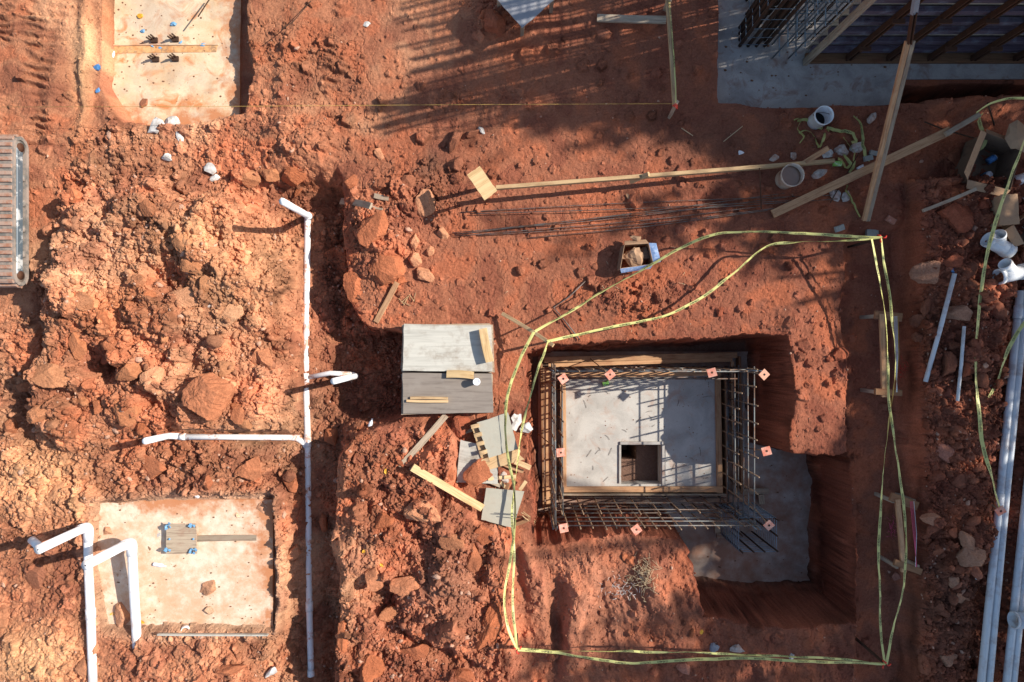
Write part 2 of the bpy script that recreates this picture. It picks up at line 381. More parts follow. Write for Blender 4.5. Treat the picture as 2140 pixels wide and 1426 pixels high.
def concrete_mat(name, base, dark, stain=None, stain_amt=0.0, scale=1.0, dust=None, dust_amt=0.0, edge=None, lo=.52):
    m, t, b = newmat(name); geo = N(t, 'ShaderNodeNewGeometry'); p = geo.outputs['Position']
    n1 = N(t, 'ShaderNodeTexNoise', i_Scale=2.2 * scale, i_Detail=8.0, i_Roughness=.62, i_Distortion=.4); t.links.new(p, n1.inputs['Vector'])
    n2 = N(t, 'ShaderNodeTexNoise', i_Scale=60.0, i_Detail=4.0, i_Roughness=.7); t.links.new(p, n2.inputs['Vector'])
    c = ramp(t, n1.outputs[0], [(.32, srgb(*dark)), (.56, srgb(*base)), (.75, tuple(min(.9, x * 1.12) for x in srgb(*base)))])
    if stain:
        n3 = N(t, 'ShaderNodeTexNoise', i_Scale=3.1 * scale, i_Detail=6.0, i_Roughness=.6, i_Distortion=1.0)
        mp = N(t, 'ShaderNodeMapping'); mp.inputs['Location'].default_value = (5, 3, 1); t.links.new(p, mp.inputs[0]); t.links.new(mp.outputs[0], n3.inputs['Vector'])
        sf = ramp(t, n3.outputs[0], [(lo, (0, 0, 0)), (lo + .14, (stain_amt,) * 3)])
        c = mixn(t, c, srgb(*stain), sf)
    if dust:
        n4 = N(t, 'ShaderNodeTexNoise', i_Scale=1.4 * scale, i_Detail=9.0, i_Roughness=.7)
        mp = N(t, 'ShaderNodeMapping'); mp.inputs['Location'].default_value = (-3, 8, 1); t.links.new(p, mp.inputs[0]); t.links.new(mp.outputs[0], n4.inputs['Vector'])
        sf = ramp(t, n4.outputs[0], [(.42, (0, 0, 0)), (.60, (dust_amt,) * 3)])
        c = mixn(t, c, srgb(*dust), sf)
    f = ramp(t, n2.outputs[0], [(.25, (.7, .68, .66)), (.45, (1, 1, 1)), (.8, (1.1, 1.1, 1.1))])
    c = mixn(t, c, f, .7, 'MULTIPLY')
    vo = N(t, 'ShaderNodeTexVoronoi', i_Scale=16.0); t.links.new(p, vo.inputs['Vector'])
    sp = ramp(t, vo.outputs['Distance'], [(.03, (1, 1, 1)), (.06, (0, 0, 0))])
    sc = ramp(t, vo.outputs['Color'], [(.8, (0, 0, 0)), (.82, (.6,) * 3)])
    c = mixn(t, c, srgb(96, 66, 50), mixn(t, sp, sc, 1.0, 'MULTIPLY')) if False else c
    if edge:                                        # soil washed in over the borders
        cx, cy, hx, hy = edge; sx = N(t, 'ShaderNodeSeparateXYZ'); t.links.new(p, sx.inputs[0])
        def mth(op, a_, b_):
            n_ = N(t, 'ShaderNodeMath', operation=op)
            for k_, q in enumerate((a_, b_)):
                if isinstance(q, (int, float)): n_.inputs[k_].default_value = q
                elif q is not None: t.links.new(q, n_.inputs[k_])
            return n_.outputs[0]
        ex = mth('DIVIDE', mth('ABSOLUTE', mth('SUBTRACT', sx.outputs[0], cx), None), hx); ey = mth('DIVIDE', mth('ABSOLUTE', mth('SUBTRACT', sx.outputs[1], cy), None), hy)
        n5 = N(t, 'ShaderNodeTexNoise', i_Scale=3.5, i_Detail=9.0, i_Roughness=.68); t.links.new(p, n5.inputs['Vector'])
        e_ = mth('ADD', mth('MAXIMUM', ex, ey), mth('MULTIPLY', mth('SUBTRACT', n5.outputs[0], .5), 1.1))
        c = mixn(t, c, srgb(186, 120, 78), ramp(t, e_, [(.80, (0, 0, 0)), (1.04, (.9, .9, .9))]))
    t.links.new(c, b.inputs['Base Color']); b.inputs['Roughness'].default_value = .88; b.inputs['Specular IOR Level'].default_value = .25
    bump(t, b, n2.outputs[0], .25, .004); return m
def wood_mat(name, light, dark, dirt=(140, 84, 60), dirt_amt=.5, gscale=1.0):
    m, t, b = newmat(name); tc = N(t, 'ShaderNodeTexCoord'); oi = N(t, 'ShaderNodeObjectInfo')
    mp = N(t, 'ShaderNodeMapping'); mp.inputs['Scale'].default_value = (1.4 * gscale, 22 * gscale, 22 * gscale); t.links.new(tc.outputs['Object'], mp.inputs[0])
    va = N(t, 'ShaderNodeVectorMath', operation='ADD'); t.links.new(mp.outputs[0], va.inputs[0])
    sc = N(t, 'ShaderNodeVectorMath', operation='SCALE'); cb = N(t, 'ShaderNodeCombineXYZ')
    for i in range(3): t.links.new(oi.outputs['Random'], cb.inputs[i])
    t.links.new(cb.outputs[0], sc.inputs[0]); sc.inputs['Scale'].default_value = 37; t.links.new(sc.outputs[0], va.inputs[1])
    n1 = N(t, 'ShaderNodeTexNoise', i_Scale=2.0, i_Detail=6.0, i_Roughness=.65, i_Distortion=.6); t.links.new(va.outputs[0], n1.inputs['Vector'])
    c = ramp(t, n1.outputs[0], [(.3, srgb(*dark)), (.5, srgb(*light)), (.75, tuple(min(.9, x * 1.15) for x in srgb(*light)))])
    n2 = N(t, 'ShaderNodeTexNoise', i_Scale=4.5, i_Detail=7.0, i_Roughness=.7)
    v2 = N(t, 'ShaderNodeVectorMath', operation='ADD'); t.links.new(tc.outputs['Object'], v2.inputs[0]); t.links.new(sc.outputs[0], v2.inputs[1]); t.links.new(v2.outputs[0], n2.inputs['Vector'])
    c = mixn(t, c, srgb(*dirt), ramp(t, n2.outputs[0], [(.5, (0, 0, 0)), (.72, (dirt_amt,) * 3)]))
    hv = N(t, 'ShaderNodeHueSaturation'); mr = N(t, 'ShaderNodeMapRange'); mr.inputs[3].default_value = .78; mr.inputs[4].default_value = 1.16
    t.links.new(oi.outputs['Random'], mr.inputs[0]); t.links.new(mr.outputs[0], hv.inputs['Value']); t.links.new(c, hv.inputs['Color'])
    t.links.new(hv.outputs[0], b.inputs['Base Color']); b.inputs['Roughness'].default_value = .82; b.inputs['Specular IOR Level'].default_value = .2
    bump(t, b, n1.outputs[0], .5, .003); return m
def plain_mat(name, c, rough=.5, metal=0.0, dirt=None, dirt_amt=.5, dscale=9.0, lo=.5, hi=.66, bmp=.0, spec=.4):
    m, t, b = newmat(name); geo = N(t, 'ShaderNodeNewGeometry')
    n1 = N(t, 'ShaderNodeTexNoise', i_Scale=dscale, i_Detail=6.0, i_Roughness=.7); t.links.new(geo.outputs['Position'], n1.inputs['Vector'])
    col = ramp(t, n1.outputs[0], [(.2, tuple(x * .86 for x in srgb(*c))), (.7, tuple(min(.92, x * 1.06) for x in srgb(*c)))])
    if dirt: col = mixn(t, col, srgb(*dirt), ramp(t, n1.outputs[0], [(lo, (0, 0, 0)), (hi, (dirt_amt,) * 3)]))
    t.links.new(col, b.inputs['Base Color']); b.inputs['Roughness'].default_value = rough; b.inputs['Metallic'].default_value = metal
    b.inputs['Specular IOR Level'].default_value = spec
    if bmp: bump(t, b, n1.outputs[0], bmp, .004)
    return m

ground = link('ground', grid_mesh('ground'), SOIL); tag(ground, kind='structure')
# ---- more materials
M = {}
M['slab_pale'] = concrete_mat('pale_concrete', (228, 200, 164), (206, 170, 128), stain=(198, 118, 58), stain_amt=.85, scale=1.1, dust=(176, 160, 142), dust_amt=.6, lo=.51, edge=(-4.944, 4.834, 1.030, 1.710))
M['slab_dusty'] = concrete_mat('dusty_concrete', (226, 208, 184), (208, 176, 144), dust=(204, 148, 108), dust_amt=.65, scale=2.2, edge=(-4.745, -3.258, 1.325, 1.013))
M['slab_grey'] = concrete_mat('grey_concrete', (186, 180, 170), (164, 158, 149), stain=(170, 120, 90), stain_amt=.35, scale=1.3)
M['slab_blue'] = concrete_mat('cool_grey_concrete', (172, 166, 158), (140, 134, 128), stain=(128, 88, 70), stain_amt=.6, scale=1.2)
M['slab_mud'] = concrete_mat('mud_stained_concrete', (178, 160, 146), (140, 120, 106), dust=(150, 100, 74), dust_amt=.7, scale=1.4)
M['slab_white'] = concrete_mat('white_concrete_crumbs', (205, 200, 192), (160, 150, 140), scale=6)
M['concrete_lump'] = concrete_mat('broken_concrete', (190, 184, 176), (130, 118, 108), scale=7, dust=(190, 130, 96), dust_amt=.5)
M['wood_pale'] = wood_mat('pale_pine', (198, 166, 124), (156, 120, 84), dirt_amt=.35)
M['wood_fresh'] = wood_mat('fresh_plywood', (212, 180, 132), (180, 142, 94), dirt_amt=.3, gscale=.7)
M['wood_grey'] = wood_mat('weathered_timber', (166, 148, 126), (118, 98, 80), dirt_amt=.45)
M['wood_brown'] = wood_mat('dirty_brown_timber', (142, 104, 74), (96, 66, 46), dirt_amt=.6)
M['wood_form'] = wood_mat('form_timber', (188, 146, 108), (146, 102, 72), dirt_amt=.55)
M['ply_light'] = wood_mat('concrete_stained_plywood', (186, 181, 168), (164, 159, 147), dirt=(116, 90, 66), dirt_amt=.55, gscale=.5)
M['ply_dark'] = wood_mat('grey_brown_plywood', (146, 134, 122), (122, 110, 100), dirt=(160, 150, 138), dirt_amt=.6, gscale=.5)
M['ply_grey'] = None
M['purple'] = wood_mat('stained_purple_joist', (98, 84, 94), (66, 50, 60), dirt=(150, 158, 172), dirt_amt=.55)
M['ply_form'] = wood_mat('form_plywood', (196, 176, 152), (156, 138, 122), dirt=(120, 104, 120), dirt_amt=.8, gscale=.5)
M['ply_grey'] = plain_mat('grey_faced_plywood', (176, 170, 152), .75, dirt=(150, 128, 106), dirt_amt=.5, dscale=5, lo=.5, hi=.72)
M['rust'] = plain_mat('rusty_steel', (92, 60, 42), .8, .3, dirt=(60, 36, 28), dirt_amt=.7)
M['rebar'] = plain_mat('rebar_steel', (116, 108, 102), .6, .55, dirt=(104, 66, 44), dirt_amt=.8, lo=.45, hi=.6)
M['rebar_brown'] = plain_mat('rusty_rebar', (78, 56, 42), .75, .3, dirt=(50, 36, 30), dirt_amt=.7)
M['rebar_blue'] = plain_mat('mill_grey_rebar', (126, 138, 146), .5, .6, dirt=(80, 56, 44), dirt_amt=.7)
M['pvc'] = plain_mat('white_pvc', (232, 230, 226), .35, dirt=(190, 124, 86), dirt_amt=.8, dscale=7, lo=.53, hi=.62)
M['pvc_clean'] = plain_mat('clean_white_pvc', (236, 236, 234), .32, dirt=(194, 150, 120), dirt_amt=.6, dscale=5, lo=.50, hi=.68)
M['pvc_grey'] = plain_mat('pale_pvc', (205, 208, 210), .35, dirt=(140, 106, 88), dirt_amt=.6, dscale=4, lo=.48, hi=.66)
M['dark'] = plain_mat('dark_inside', (22, 20, 20), .8)
M['tape'] = plain_mat('yellow_tape', (206, 200, 124), .45, dirt=(184, 182, 118), dirt_amt=.4, dscale=12)
M['tape_old'] = plain_mat('faded_yellow_tape', (178, 174, 104), .5, dirt=(120, 128, 84), dirt_amt=.6, dscale=12)
M['ink'] = plain_mat('black_ink', (24, 26, 22), .6)
M['cap'] = plain_mat('faded_orange_plastic', (216, 124, 98), .6, dirt=(214, 168, 146), dirt_amt=.8, dscale=14, lo=.42, hi=.6)
M['rebar_tan'] = plain_mat('tan_rusty_rebar', (150, 122, 96), .7, .2, dirt=(96, 70, 52), dirt_amt=.7)  # lighter brown rust tone for the cage uprights and cap stems
M['rebar_mix'] = plain_mat('weathered_rebar', (122, 124, 122), .6, .5, dirt=(112, 78, 56), dirt_amt=.85, dscale=5, lo=.44, hi=.58)
M['cap_pale'] = plain_mat('pale_wood_block', (206, 150, 122), .7, dirt=(160, 110, 86), dirt_amt=.6, dscale=30)
M['white'] = plain_mat('white_plastic', (232, 232, 232), .4, dirt=(190, 150, 130), dirt_amt=.4, dscale=14)
M['blue'] = plain_mat('blue_plastic', (70, 124, 176), .5, dirt=(150, 190, 220), dirt_amt=.5, dscale=40)
M['bluetape'] = plain_mat('blue_tape', (104, 156, 192), .6, dirt=(180, 200, 210), dirt_amt=.5, dscale=40)
M['card'] = plain_mat('cardboard', (176, 140, 108), .9, dirt=(130, 100, 78), dirt_amt=.6, dscale=12, bmp=.3)
M['card_dark'] = plain_mat('shaded_worn_cardboard', (120, 96, 76), .9, dirt=(80, 62, 50), dirt_amt=.6, dscale=12)  # darker cardboard, also stands in for the shade inside boxes
M['bluepaper'] = plain_mat('pale_blue_wrapper', (150, 176, 214), .6, dirt=(220, 226, 236), dirt_amt=.7, dscale=25)
M['water'] = plain_mat('muddy_water', (120, 92, 74), .08, spec=.6)
M['pail_tan'] = plain_mat('muddy_white_plastic', (214, 196, 176), .5, dirt=(176, 128, 98), dirt_amt=.7, dscale=9, lo=.46, hi=.6)
M['clear'] = plain_mat('cloudy_plastic', (206, 212, 218), .2, spec=.6)
M['red'] = plain_mat('red_tape', (214, 58, 40), .5)
M['pink'] = plain_mat('pink_string', (226, 92, 120), .7)
M['leaf_y'] = plain_mat('yellow_leaf', (214, 160, 50), .7)
M['straw'] = plain_mat('dry_straw', (196, 172, 136), .9)
M['line'] = plain_mat('yellow_line', (196, 160, 84), .7)
M['bark'] = plain_mat('bark', (84, 64, 48), .95, dirt=(50, 38, 30), dirt_amt=.6)
M['leafm'] = plain_mat('tree_leaves', (74, 92, 40), .7)
M['rubber'] = plain_mat('dusty_rubber_track', (112, 108, 102), .9, dirt=(164, 146, 132), dirt_amt=.7, dscale=6, lo=.42, hi=.56)
M['cleat'] = plain_mat('dusty_cleat', (170, 142, 124), .95, dirt=(150, 98, 72), dirt_amt=.85, dscale=11, lo=.42, hi=.6)
M['frame_paint'] = plain_mat('blue_grey_paint', (84, 96, 104), .5, dirt=(200, 200, 196), dirt_amt=.8, dscale=5, lo=.52, hi=.6)
M['green_paper'] = plain_mat('green_printed_carton', (130, 190, 80), .5, dirt=(232, 236, 228), dirt_amt=.9, dscale=18)
M['teal'] = plain_mat('grey_wood_block', (160, 160, 150), .8, dirt=(130, 110, 95), dirt_amt=.5, dscale=20)
M['brick'] = plain_mat('pale_red_brick', (176, 116, 92), .9, dirt=(210, 190, 176), dirt_amt=.6, dscale=16)
M['grey_sheet'] = plain_mat('grey_sheet', (142, 142, 146), .5, dirt=(170, 160, 150), dirt_amt=.5, dscale=6)

# ---- shape helpers
def cuboid(L, W, H, seg=1, bev=0.0, warp=0.0, seed=0):
    """box centred on the origin, x along L; optional chamfer and bow"""
    r = random.Random(seed); vs = []; fs = []
    if bev > 0: prof = [(-W / 2 + bev, -H / 2), (W / 2 - bev, -H / 2), (W / 2, -H / 2 + bev), (W / 2, H / 2 - bev), (W / 2 - bev, H / 2), (-W / 2 + bev, H / 2), (-W / 2, H / 2 - bev), (-W / 2, -H / 2 + bev)]
    else: prof = [(-W / 2, -H / 2), (W / 2, -H / 2), (W / 2, H / 2), (-W / 2, H / 2)]
    n = len(prof)
    by, bz, tw = (r.uniform(-1, 1) * warp for _ in range(3))
    for i in range(seg + 1):
        f = i / seg; x = -L / 2 + L * f; b = 4 * f * (1 - f)
        ex = r.uniform(-.004, .004) if i in (0, seg) else 0
        for (y, z) in prof:
            vs.append((x + ex, y + by * b, z + bz * b + tw * (f - .5) * y * 2))
    for i in range(seg):
        for k in range(n):
            a = i * n + k; b2 = i * n + (k + 1) % n
            fs.append((a, b2, b2 + n, a + n))
    fs.append(tuple(reversed(range(n)))); fs.append(tuple(range(seg * n, seg * n + n)))
    return vs, fs
def frame_between(p1, p2, up=Vector((0, 0, 1)), roll=0.0):
    x = (p2 - p1).normalized(); y = up.cross(x)
    if y.length < 1e-3: y = Vector((0, 1, 0))
    y.normalize(); z = x.cross(y)
    R = Matrix((x, y, z)).transposed()
    return R @ Matrix.Rotation(roll, 3, 'X')
def bar_box(name, p1, p2, w, t, mat, parent=None, roll=0.0, seg=1, bev=.003, warp=0.0, seed=0):
    L = (p2 - p1).length; vs, fs = cuboid(L, w, t, seg, bev, warp, seed)
    o = link(name, mesh(name, vs, fs), mat, parent)
    mw = Matrix.Translation((p1 + p2) / 2) @ frame_between(p1, p2, roll=roll).to_4x4()
    if parent is not None: mw = Matrix.Translation(-Vector(parent.location)) @ mw
    o.matrix_basis = mw
    return o
BN = [0]
def board(name, u1, v1, u2, v2, w, t, label, cat='board', mat='wood_pale', z=None, roll=0.0, group=None, lift=0.0, warp=.012):
    """a timber from pixel to pixel; rests on the soil when z is None, else z gives both end heights"""
    BN[0] += 1
    if z is None:
        a = G(u1, v1); b = G(u2, v2); za, zb = a.z, b.z
        up = 0
        for k in range(9):
            f = k / 8; q = a.lerp(b, f); up = max(up, gz(q.x, q.y) - (za + (zb - za) * f))
        h = t / 2 + up * .8 + lift
        a, b = P(u1, v1, za + h), P(u2, v2, zb + h)
    else: a, b = P(u1, v1, z[0]), P(u2, v2, z[1])
    o = bar_box(name, a, b, w, t, M[mat], None, roll, 8, .003, warp, BN[0])
    return tag(o, label, cat, group)
def panel(name, quad, z, t, mat, label=None, cat='panel', parent=None, group=None, seed=0):
    """flat sheet whose top corners project to the four pixels; z is one height or four"""
    zz = z if isinstance(z, (list, tuple)) else [z] * 4
    c = sum((P(u, v, h) for (u, v), h in zip(quad, zz)), Vector()) / 4
    top = [P(u, v, h) for (u, v), h in zip(quad, zz)]
    # orientation: local x along the first edge
    x = (top[1] - top[0]).normalized(); zax = x.cross((top[3] - top[0])).normalized()
    if zax.z < 0: zax = -zax
    y = zax.cross(x); R = Matrix((x, y, zax)).transposed().to_4x4(); MW = Matrix.Translation(c) @ R; inv = MW.inverted()
    r = random.Random(seed + 5); n = 8; ring = []
    for i in range(4):
        for k in range(n):
            ring.append(top[i].lerp(top[(i + 1) % 4], k / n) + Vector((r.uniform(-1, 1), r.uniform(-1, 1), 0)) * .0035)
    vt = [inv @ p for p in ring]; vb = [inv @ (p - Vector((0, 0, t))) for p in ring]
    m = len(ring); ce = len(vt + vb)
    vs = vt + vb
    fs = [tuple(range(m)) if (vt[0].x * vt[n].y - vt[n].x * vt[0].y) > 0 else tuple(reversed(range(m)))]
    fs.append(tuple(range(m, 2 * m)))
    for i in range(m): j = (i + 1) % m; fs.append((i, j, j + m, i + m))
    o = link(name, mesh(name, vs, fs), M[mat], parent)
    o.matrix_basis = (Matrix.Translation(-Vector(parent.location)) @ MW) if parent is not None else MW
    return tag(o, label, cat, group) if parent is None else o
def catmull(pts, n=8):
    pts = [Vector(p) for p in pts]
    if len(pts) < 3:
        return [pts[0].lerp(pts[-1], i / n) for i in range(n + 1)]
    q = [pts[0] * 2 - pts[1]] + pts + [pts[-1] * 2 - pts[-2]]; out = []
    for i in range(1, len(q) - 2):
        for k in range(n):
            t = k / n; a, b, c, d = q[i - 1], q[i], q[i + 1], q[i + 2]
            out.append(.5 * ((2 * b) + (c - a) * t + (2 * a - 5 * b + 4 * c - d) * t * t + (3 * b - a - 3 * c + d) * t ** 3))
    out.append(pts[-1]); return out
def tube_geo(pts, r, n=10, closed=True, r2=None):
    pts = [Vector(p) for p in pts]; vs = []; fs = []; m = len(pts)
    t = (pts[1] - pts[0]).normalized(); nrm = t.orthogonal().normalized()
    for i, p in enumerate(pts):
        tn = ((pts[min(i + 1, m - 1)] - pts[max(i - 1, 0)])).normalized()
        nrm = (nrm - tn * nrm.dot(tn)).normalized(); bn = tn.cross(nrm)
        rr = r[i] if isinstance(r, (list, tuple)) else r
        for k in range(n):
            a = 2 * math.pi * k / n; vs.append(p + (nrm * math.cos(a) + bn * math.sin(a)) * rr)
    for i in range(m - 1):
        for k in range(n):
            a = i * n + k; b = i * n + (k + 1) % n; fs.append((a, b, b + n, a + n))
    if closed: fs.append(tuple(reversed(range(n)))); fs.append(tuple(range((m - 1) * n, m * n)))
    return vs, fs
def hollow_geo(pts, r, wall=.005, n=14):
    """pipe with open ends: outer skin, inner skin, end rings"""
    vo, fo = tube_geo(pts, r, n, False); vi, fi = tube_geo(pts, r - wall, n, False)
    k = len(vo); m = len(pts); vs = vo + vi; fs = fo + [tuple(reversed([a + k for a in f])) for f in fi]
    for e in (0, m - 1):
        for j in range(n):
            a = e * n + j; b = e * n + (j + 1) % n
            fs.append((a, a + k, b + k, b) if e == 0 else (a, b, b + k, a + k))
    return vs, fs
def tube(name, pts, r, mat, parent=None, n=10, smooth=True, hollow=0, label=None, cat=None, group=None):
    vs, fs = hollow_geo(pts, r, hollow, max(n, 12)) if hollow else tube_geo(pts, r, n)
    if parent is not None: return child(name, vs, fs, mat, parent, smooth)
    c = Vector(pts[0]); o = link(name, mesh(name, [v - c for v in vs], fs, smooth), mat); o.location = c
    return tag(o, label, cat, group)
def bend(pts, rad=.12, k=5):
    """round the corners of a polyline"""
    pts = [Vector(p) for p in pts]; out = [pts[0]]
    for i in range(1, len(pts) - 1):
        a, b, c = pts[i - 1], pts[i], pts[i + 1]
        d1 = (a - b); d2 = (c - b); rr = min(rad, d1.length * .45, d2.length * .45)
        p1 = b + d1.normalized() * rr; p2 = b + d2.normalized() * rr
        for j in range(k + 1):
            t = j / k; out.append(p1 * (1 - t) ** 2 + b * 2 * t * (1 - t) + p2 * t * t)
    out.append(pts[-1]); return out
def lathe_geo(prof, n=24):
    vs = []; fs = []
    for (r, z) in prof:
        for k in range(n): a = 2 * math.pi * k / n; vs.append(Vector((r * math.cos(a), r * math.sin(a), z)))
    for i in range(len(prof) - 1):
        for k in range(n): a = i * n + k; b = i * n + (k + 1) % n; fs.append((a, b, b + n, a + n))
    return vs, fs
def disc_geo(r, z, n=24):
    return [Vector((r * math.cos(2 * math.pi * k / n), r * math.sin(2 * math.pi * k / n), z)) for k in range(n)], [tuple(range(n))]
def lobj(name, geo, mat, parent, smooth=True):
    """a mesh in the parent's own coordinates"""
    return link(name, mesh(name, geo[0], geo[1], smooth), mat, parent)
def rock_geo(r, seed, sub=3, sx=1.0, sy=1.0, sz=.7, facets=11, rough=.10):
    rg = np.random.default_rng(seed); bm = bmesh.new(); bmesh.ops.create_icosphere(bm, subdivisions=sub, radius=1)
    co = np.array([v.co[:] for v in bm.verts]); fs = [tuple(v.index for v in f.verts) for f in bm.faces]; bm.free()
    nr = rg.normal(size=(facets, 3)); nr /= np.linalg.norm(nr, axis=1)[:, None]; d = rg.uniform(.58, .98, facets)
    dot = co @ nr.T; rad = np.where(dot > .05, d / np.maximum(dot, .05), 9).min(1); rad = np.minimum(rad, 1.35)
    off = rg.uniform(0, 50, 3); cc = co * 1.7 + off
    nn = fbm(cc[:, 0] + cc[:, 2] * .7, cc[:, 1] - cc[:, 2] * .6, seed, 4) - .5
    n2 = fbm(cc[:, 0] * 4 + cc[:, 2] * 3, cc[:, 1] * 4 - cc[:, 2] * 3, seed + 9, 3) - .5
    rad = rad * (1 + nn * rough * 2.4 + n2 * rough * 2.4)
    return co * rad[:, None] * np.array([sx, sy, sz]) * r, fs

# ------------------------------------------------------------------ slabs and footings
def slab(name, quad, z, th, mat):
    o = panel(name, quad, z, th, mat); del o['category']; o['kind'] = 'structure'; return o
slab('concrete_footing', [(196, -160), (505, -160), (500, 262), (196, 262)], -.325, .3, 'slab_pale')
# keyway groove in the footing: a shallow trough between two raised lips
slab('concrete_footing', [(186, 1044), (570, 1044), (570, 1330), (186, 1330)], -.185, .2, 'slab_dusty')
slab('concrete_footing', [(1490, -400), (1880, -400), (1880, 226), (1490, 226)], -.275, .3, 'slab_blue')
slab('concrete_footing', [(1880.5, -400), (2600, -400), (2600, 163), (1880.5, 166)], -.277, .3, 'slab_blue')


# ------------------------------------------------------------------ the off-picture trees that shade the right half
def shade(u, v):
    """wanted shade at this spot of the site; leaves are thinned to give it"""
    d = 0.0
    def s(a, b, x): t = min(1, max(0, (x - a) / (b - a))); return t * t * (3 - 2 * t)
    def e(u0, v0, ru, rv): return math.exp(-(((u - u0) / ru) ** 2 + ((v - v0) / rv) ** 2))
    d = .05 + .30 * s(1120, 1300, u) + .18 * s(1500, 1650, u) + .27 * s(1760, 1880, u)
    d += .55 * e(1250, 250, 330, 50) + .6 * e(1640, 300, 150, 110) + .5 * e(1780, 420, 120, 90) + .7 * e(1540, 290, 90, 50)
    d += .35 * e(1000, 545, 90, 24) + .35 * e(1230, 505, 120, 24) + .35 * e(1420, 440, 200, 22) + .35 * e(1010, 660, 110, 24)
    d += .45 * e(1230, 1400, 200, 30) + .4 * e(1100, 1370, 120, 22) + .5 * e(1560, 1320, 160, 30) + .5 * e(1700, 1300, 160, 110) + .3 * e(1250, 1130, 100, 50)
    d += .7 * e(1600, 1120, 130, 110) + .5 * e(1420, 900, 60, 60) + .4 * e(1000, 1420, 140, 26)
    d -= 1.0 * e(1330, 355, 170, 34) + .8 * e(1150, 395, 120, 30) + .8 * e(1340, 665, 230, 46) + .9 * e(1560, 630, 120, 70) + 1.0 * e(1710, 560, 50, 70)
    d -= 1.1 * e(1705, 800, 80, 120) + 2.5 * e(1490, 850, 170, 170) + 1.0 * e(1290, 880, 190, 190) + .8 * e(1200, 1090, 130, 50) + 1.2 * e(1810, 1110, 26, 50) + .8 * e(1820, 1215, 24, 40) + 1.0 * e(1990, 440, 70, 50)
    d -= 1.0 * e(1950, 560, 60, 70) + .9 * e(2020, 235, 110, 30) + .8 * e(2020, 1060, 60, 50) + .9 * e(1940, 860, 50, 70) + .7 * e(2030, 900, 40, 80) + .7 * e(1450, 1165, 50, 70)
    d -= .5 * e(1320, 1210, 90, 60) + .7 * e(1380, 1330, 80, 22) + .7 * e(1170, 1210, 70, 60) + .5 * e(1610, 1390, 120, 26) + .4 * e(2090, 1150, 60, 260)
    d -= .8 * e(1960, 980, 70, 40) + .7 * e(1840, 560, 40, 60) + .8 * e(1470, 330, 120, 40) + .6 * e(1950, 1230, 60, 40) + .5 * e(1850, 900, 30, 80)
    d -= 1.2 * e(1750, 1170, 34, 60) + .6 * e(1960, 640, 60, 90) + .5 * e(1650, 730, 60, 40)
    d -= .5 * e(1200, 560, 130, 30) + .5 * e(980, 600, 100, 24)
    if u < 1060: d *= s(820, 1060, u)
    return d
SXY = Vector((SUN.x / SUN.z, SUN.y / SUN.z))            # ground shift per metre of height
def leaf_mass(name, cx, cy, cz, rx, ry, rz, count, seed, parent, base):
    r = random.Random(seed); vs = []; fs = []
    clumps = []
    while len(clumps) < count // 7:
        x, y, z = (r.gauss(0, .48) for _ in range(3))
        if x * x + y * y + z * z > 1: continue
        p = Vector((cx + x * rx, cy + y * ry, cz + z * rz))
        gx = p.x - SXY.x * p.z; gy = p.y - SXY.y * p.z
        u = 1070 + gx * 150; v = 713 - gy * 150
        if u < 2300 and r.random() > shade(u, v) * 1.05: continue  # crown shaped for its shadow: clumps dropped where sun should reach the ground
        clumps.append(p)
        if len(clumps) % 50 == 0 and r.random() < .001: break
    for p in clumps:
        for _ in range(7):
            q = p + Vector((r.gauss(0, .10), r.gauss(0, .10), r.gauss(0, .10)))
            a = Vector((r.uniform(-1, 1), r.uniform(-1, 1), r.uniform(-.6, .6))).normalized()
            b = a.cross(Vector((r.uniform(-1, 1), r.uniform(-1, 1), r.uniform(-1, 1)))).normalized()
            s = r.uniform(.07, .13); k = len(vs)
            vs += [q - a * s, q + b * s * .6, q + a * s, q - b * s * .6]; fs.append((k, k + 1, k + 2, k + 3))
    return child(name, vs, fs, M['leafm'], parent)
def tree(x, y, h, cz, rx, ry, rz, n, seed, label):
    z0 = gz(x, y); root = empty('deciduous_tree', (x, y, z0), label, 'tree', 'trees east of the dig')
    r = random.Random(seed)
    tr = [Vector((x, y, z0 - .2)), Vector((x + .1, y + .1, h * .3)), Vector((x - .1, y + .05, h * .6)), Vector((x + .05, y, h * .95))]
    tube('trunk', catmull(tr, 5), [.22 * (1 - .9 * i / 15) + .02 for i in range(16)], M['bark'], root, 8)
    for i in range(11):
        a = r.uniform(0, 6.28); z = h * r.uniform(.35, .85); s = Vector((x, y, z)); L = r.uniform(.55, 1.0)
        e = Vector((x + math.cos(a) * rx * L * .8, y + math.sin(a) * ry * L * .8, min(z + r.uniform(.6, 2.2), h)))
        gx = 1070 + 150 * (e.x - SXY.x * e.z); gy = 713 - 150 * (e.y - SXY.y * e.z)
        if 1250 < gx < 1750 and 640 < gy < 1080: continue  # limbs left out where their shadow would cross the pit slab
        m = s.lerp(e, .5) + Vector((0, 0, .25)); pp = catmull([s, m, e], 4)
        tube('limb', pp, [.07 * (1 - .85 * k / (len(pp) - 1)) + .008 for k in range(len(pp))], M['bark'], root, 6)
    leaf_mass('crown', x, y, cz, rx, ry, rz, n, seed, root, z0)
tree(15.5, 6.2, 12.5, 9.0, 4.4, 4.2, 3.6, 9000, 1, 'tall leafy tree northeast of the dig beyond the formwork wall')
tree(17.5, .8, 13.5, 10.2, 4.8, 4.4, 3.8, 11000, 2, 'tallest leafy tree due east of the dig')
tree(14.6, -4.2, 11.5, 8.6, 4.6, 4.2, 3.4, 10000, 3, 'broad leafy tree southeast of the dig beyond the long pipes')
tree(12.6, 2.6, 7.4, 5.4, 3.4, 3.6, 1.9, 6000, 4, 'smallest leafy tree closest to the cardboard boxes')
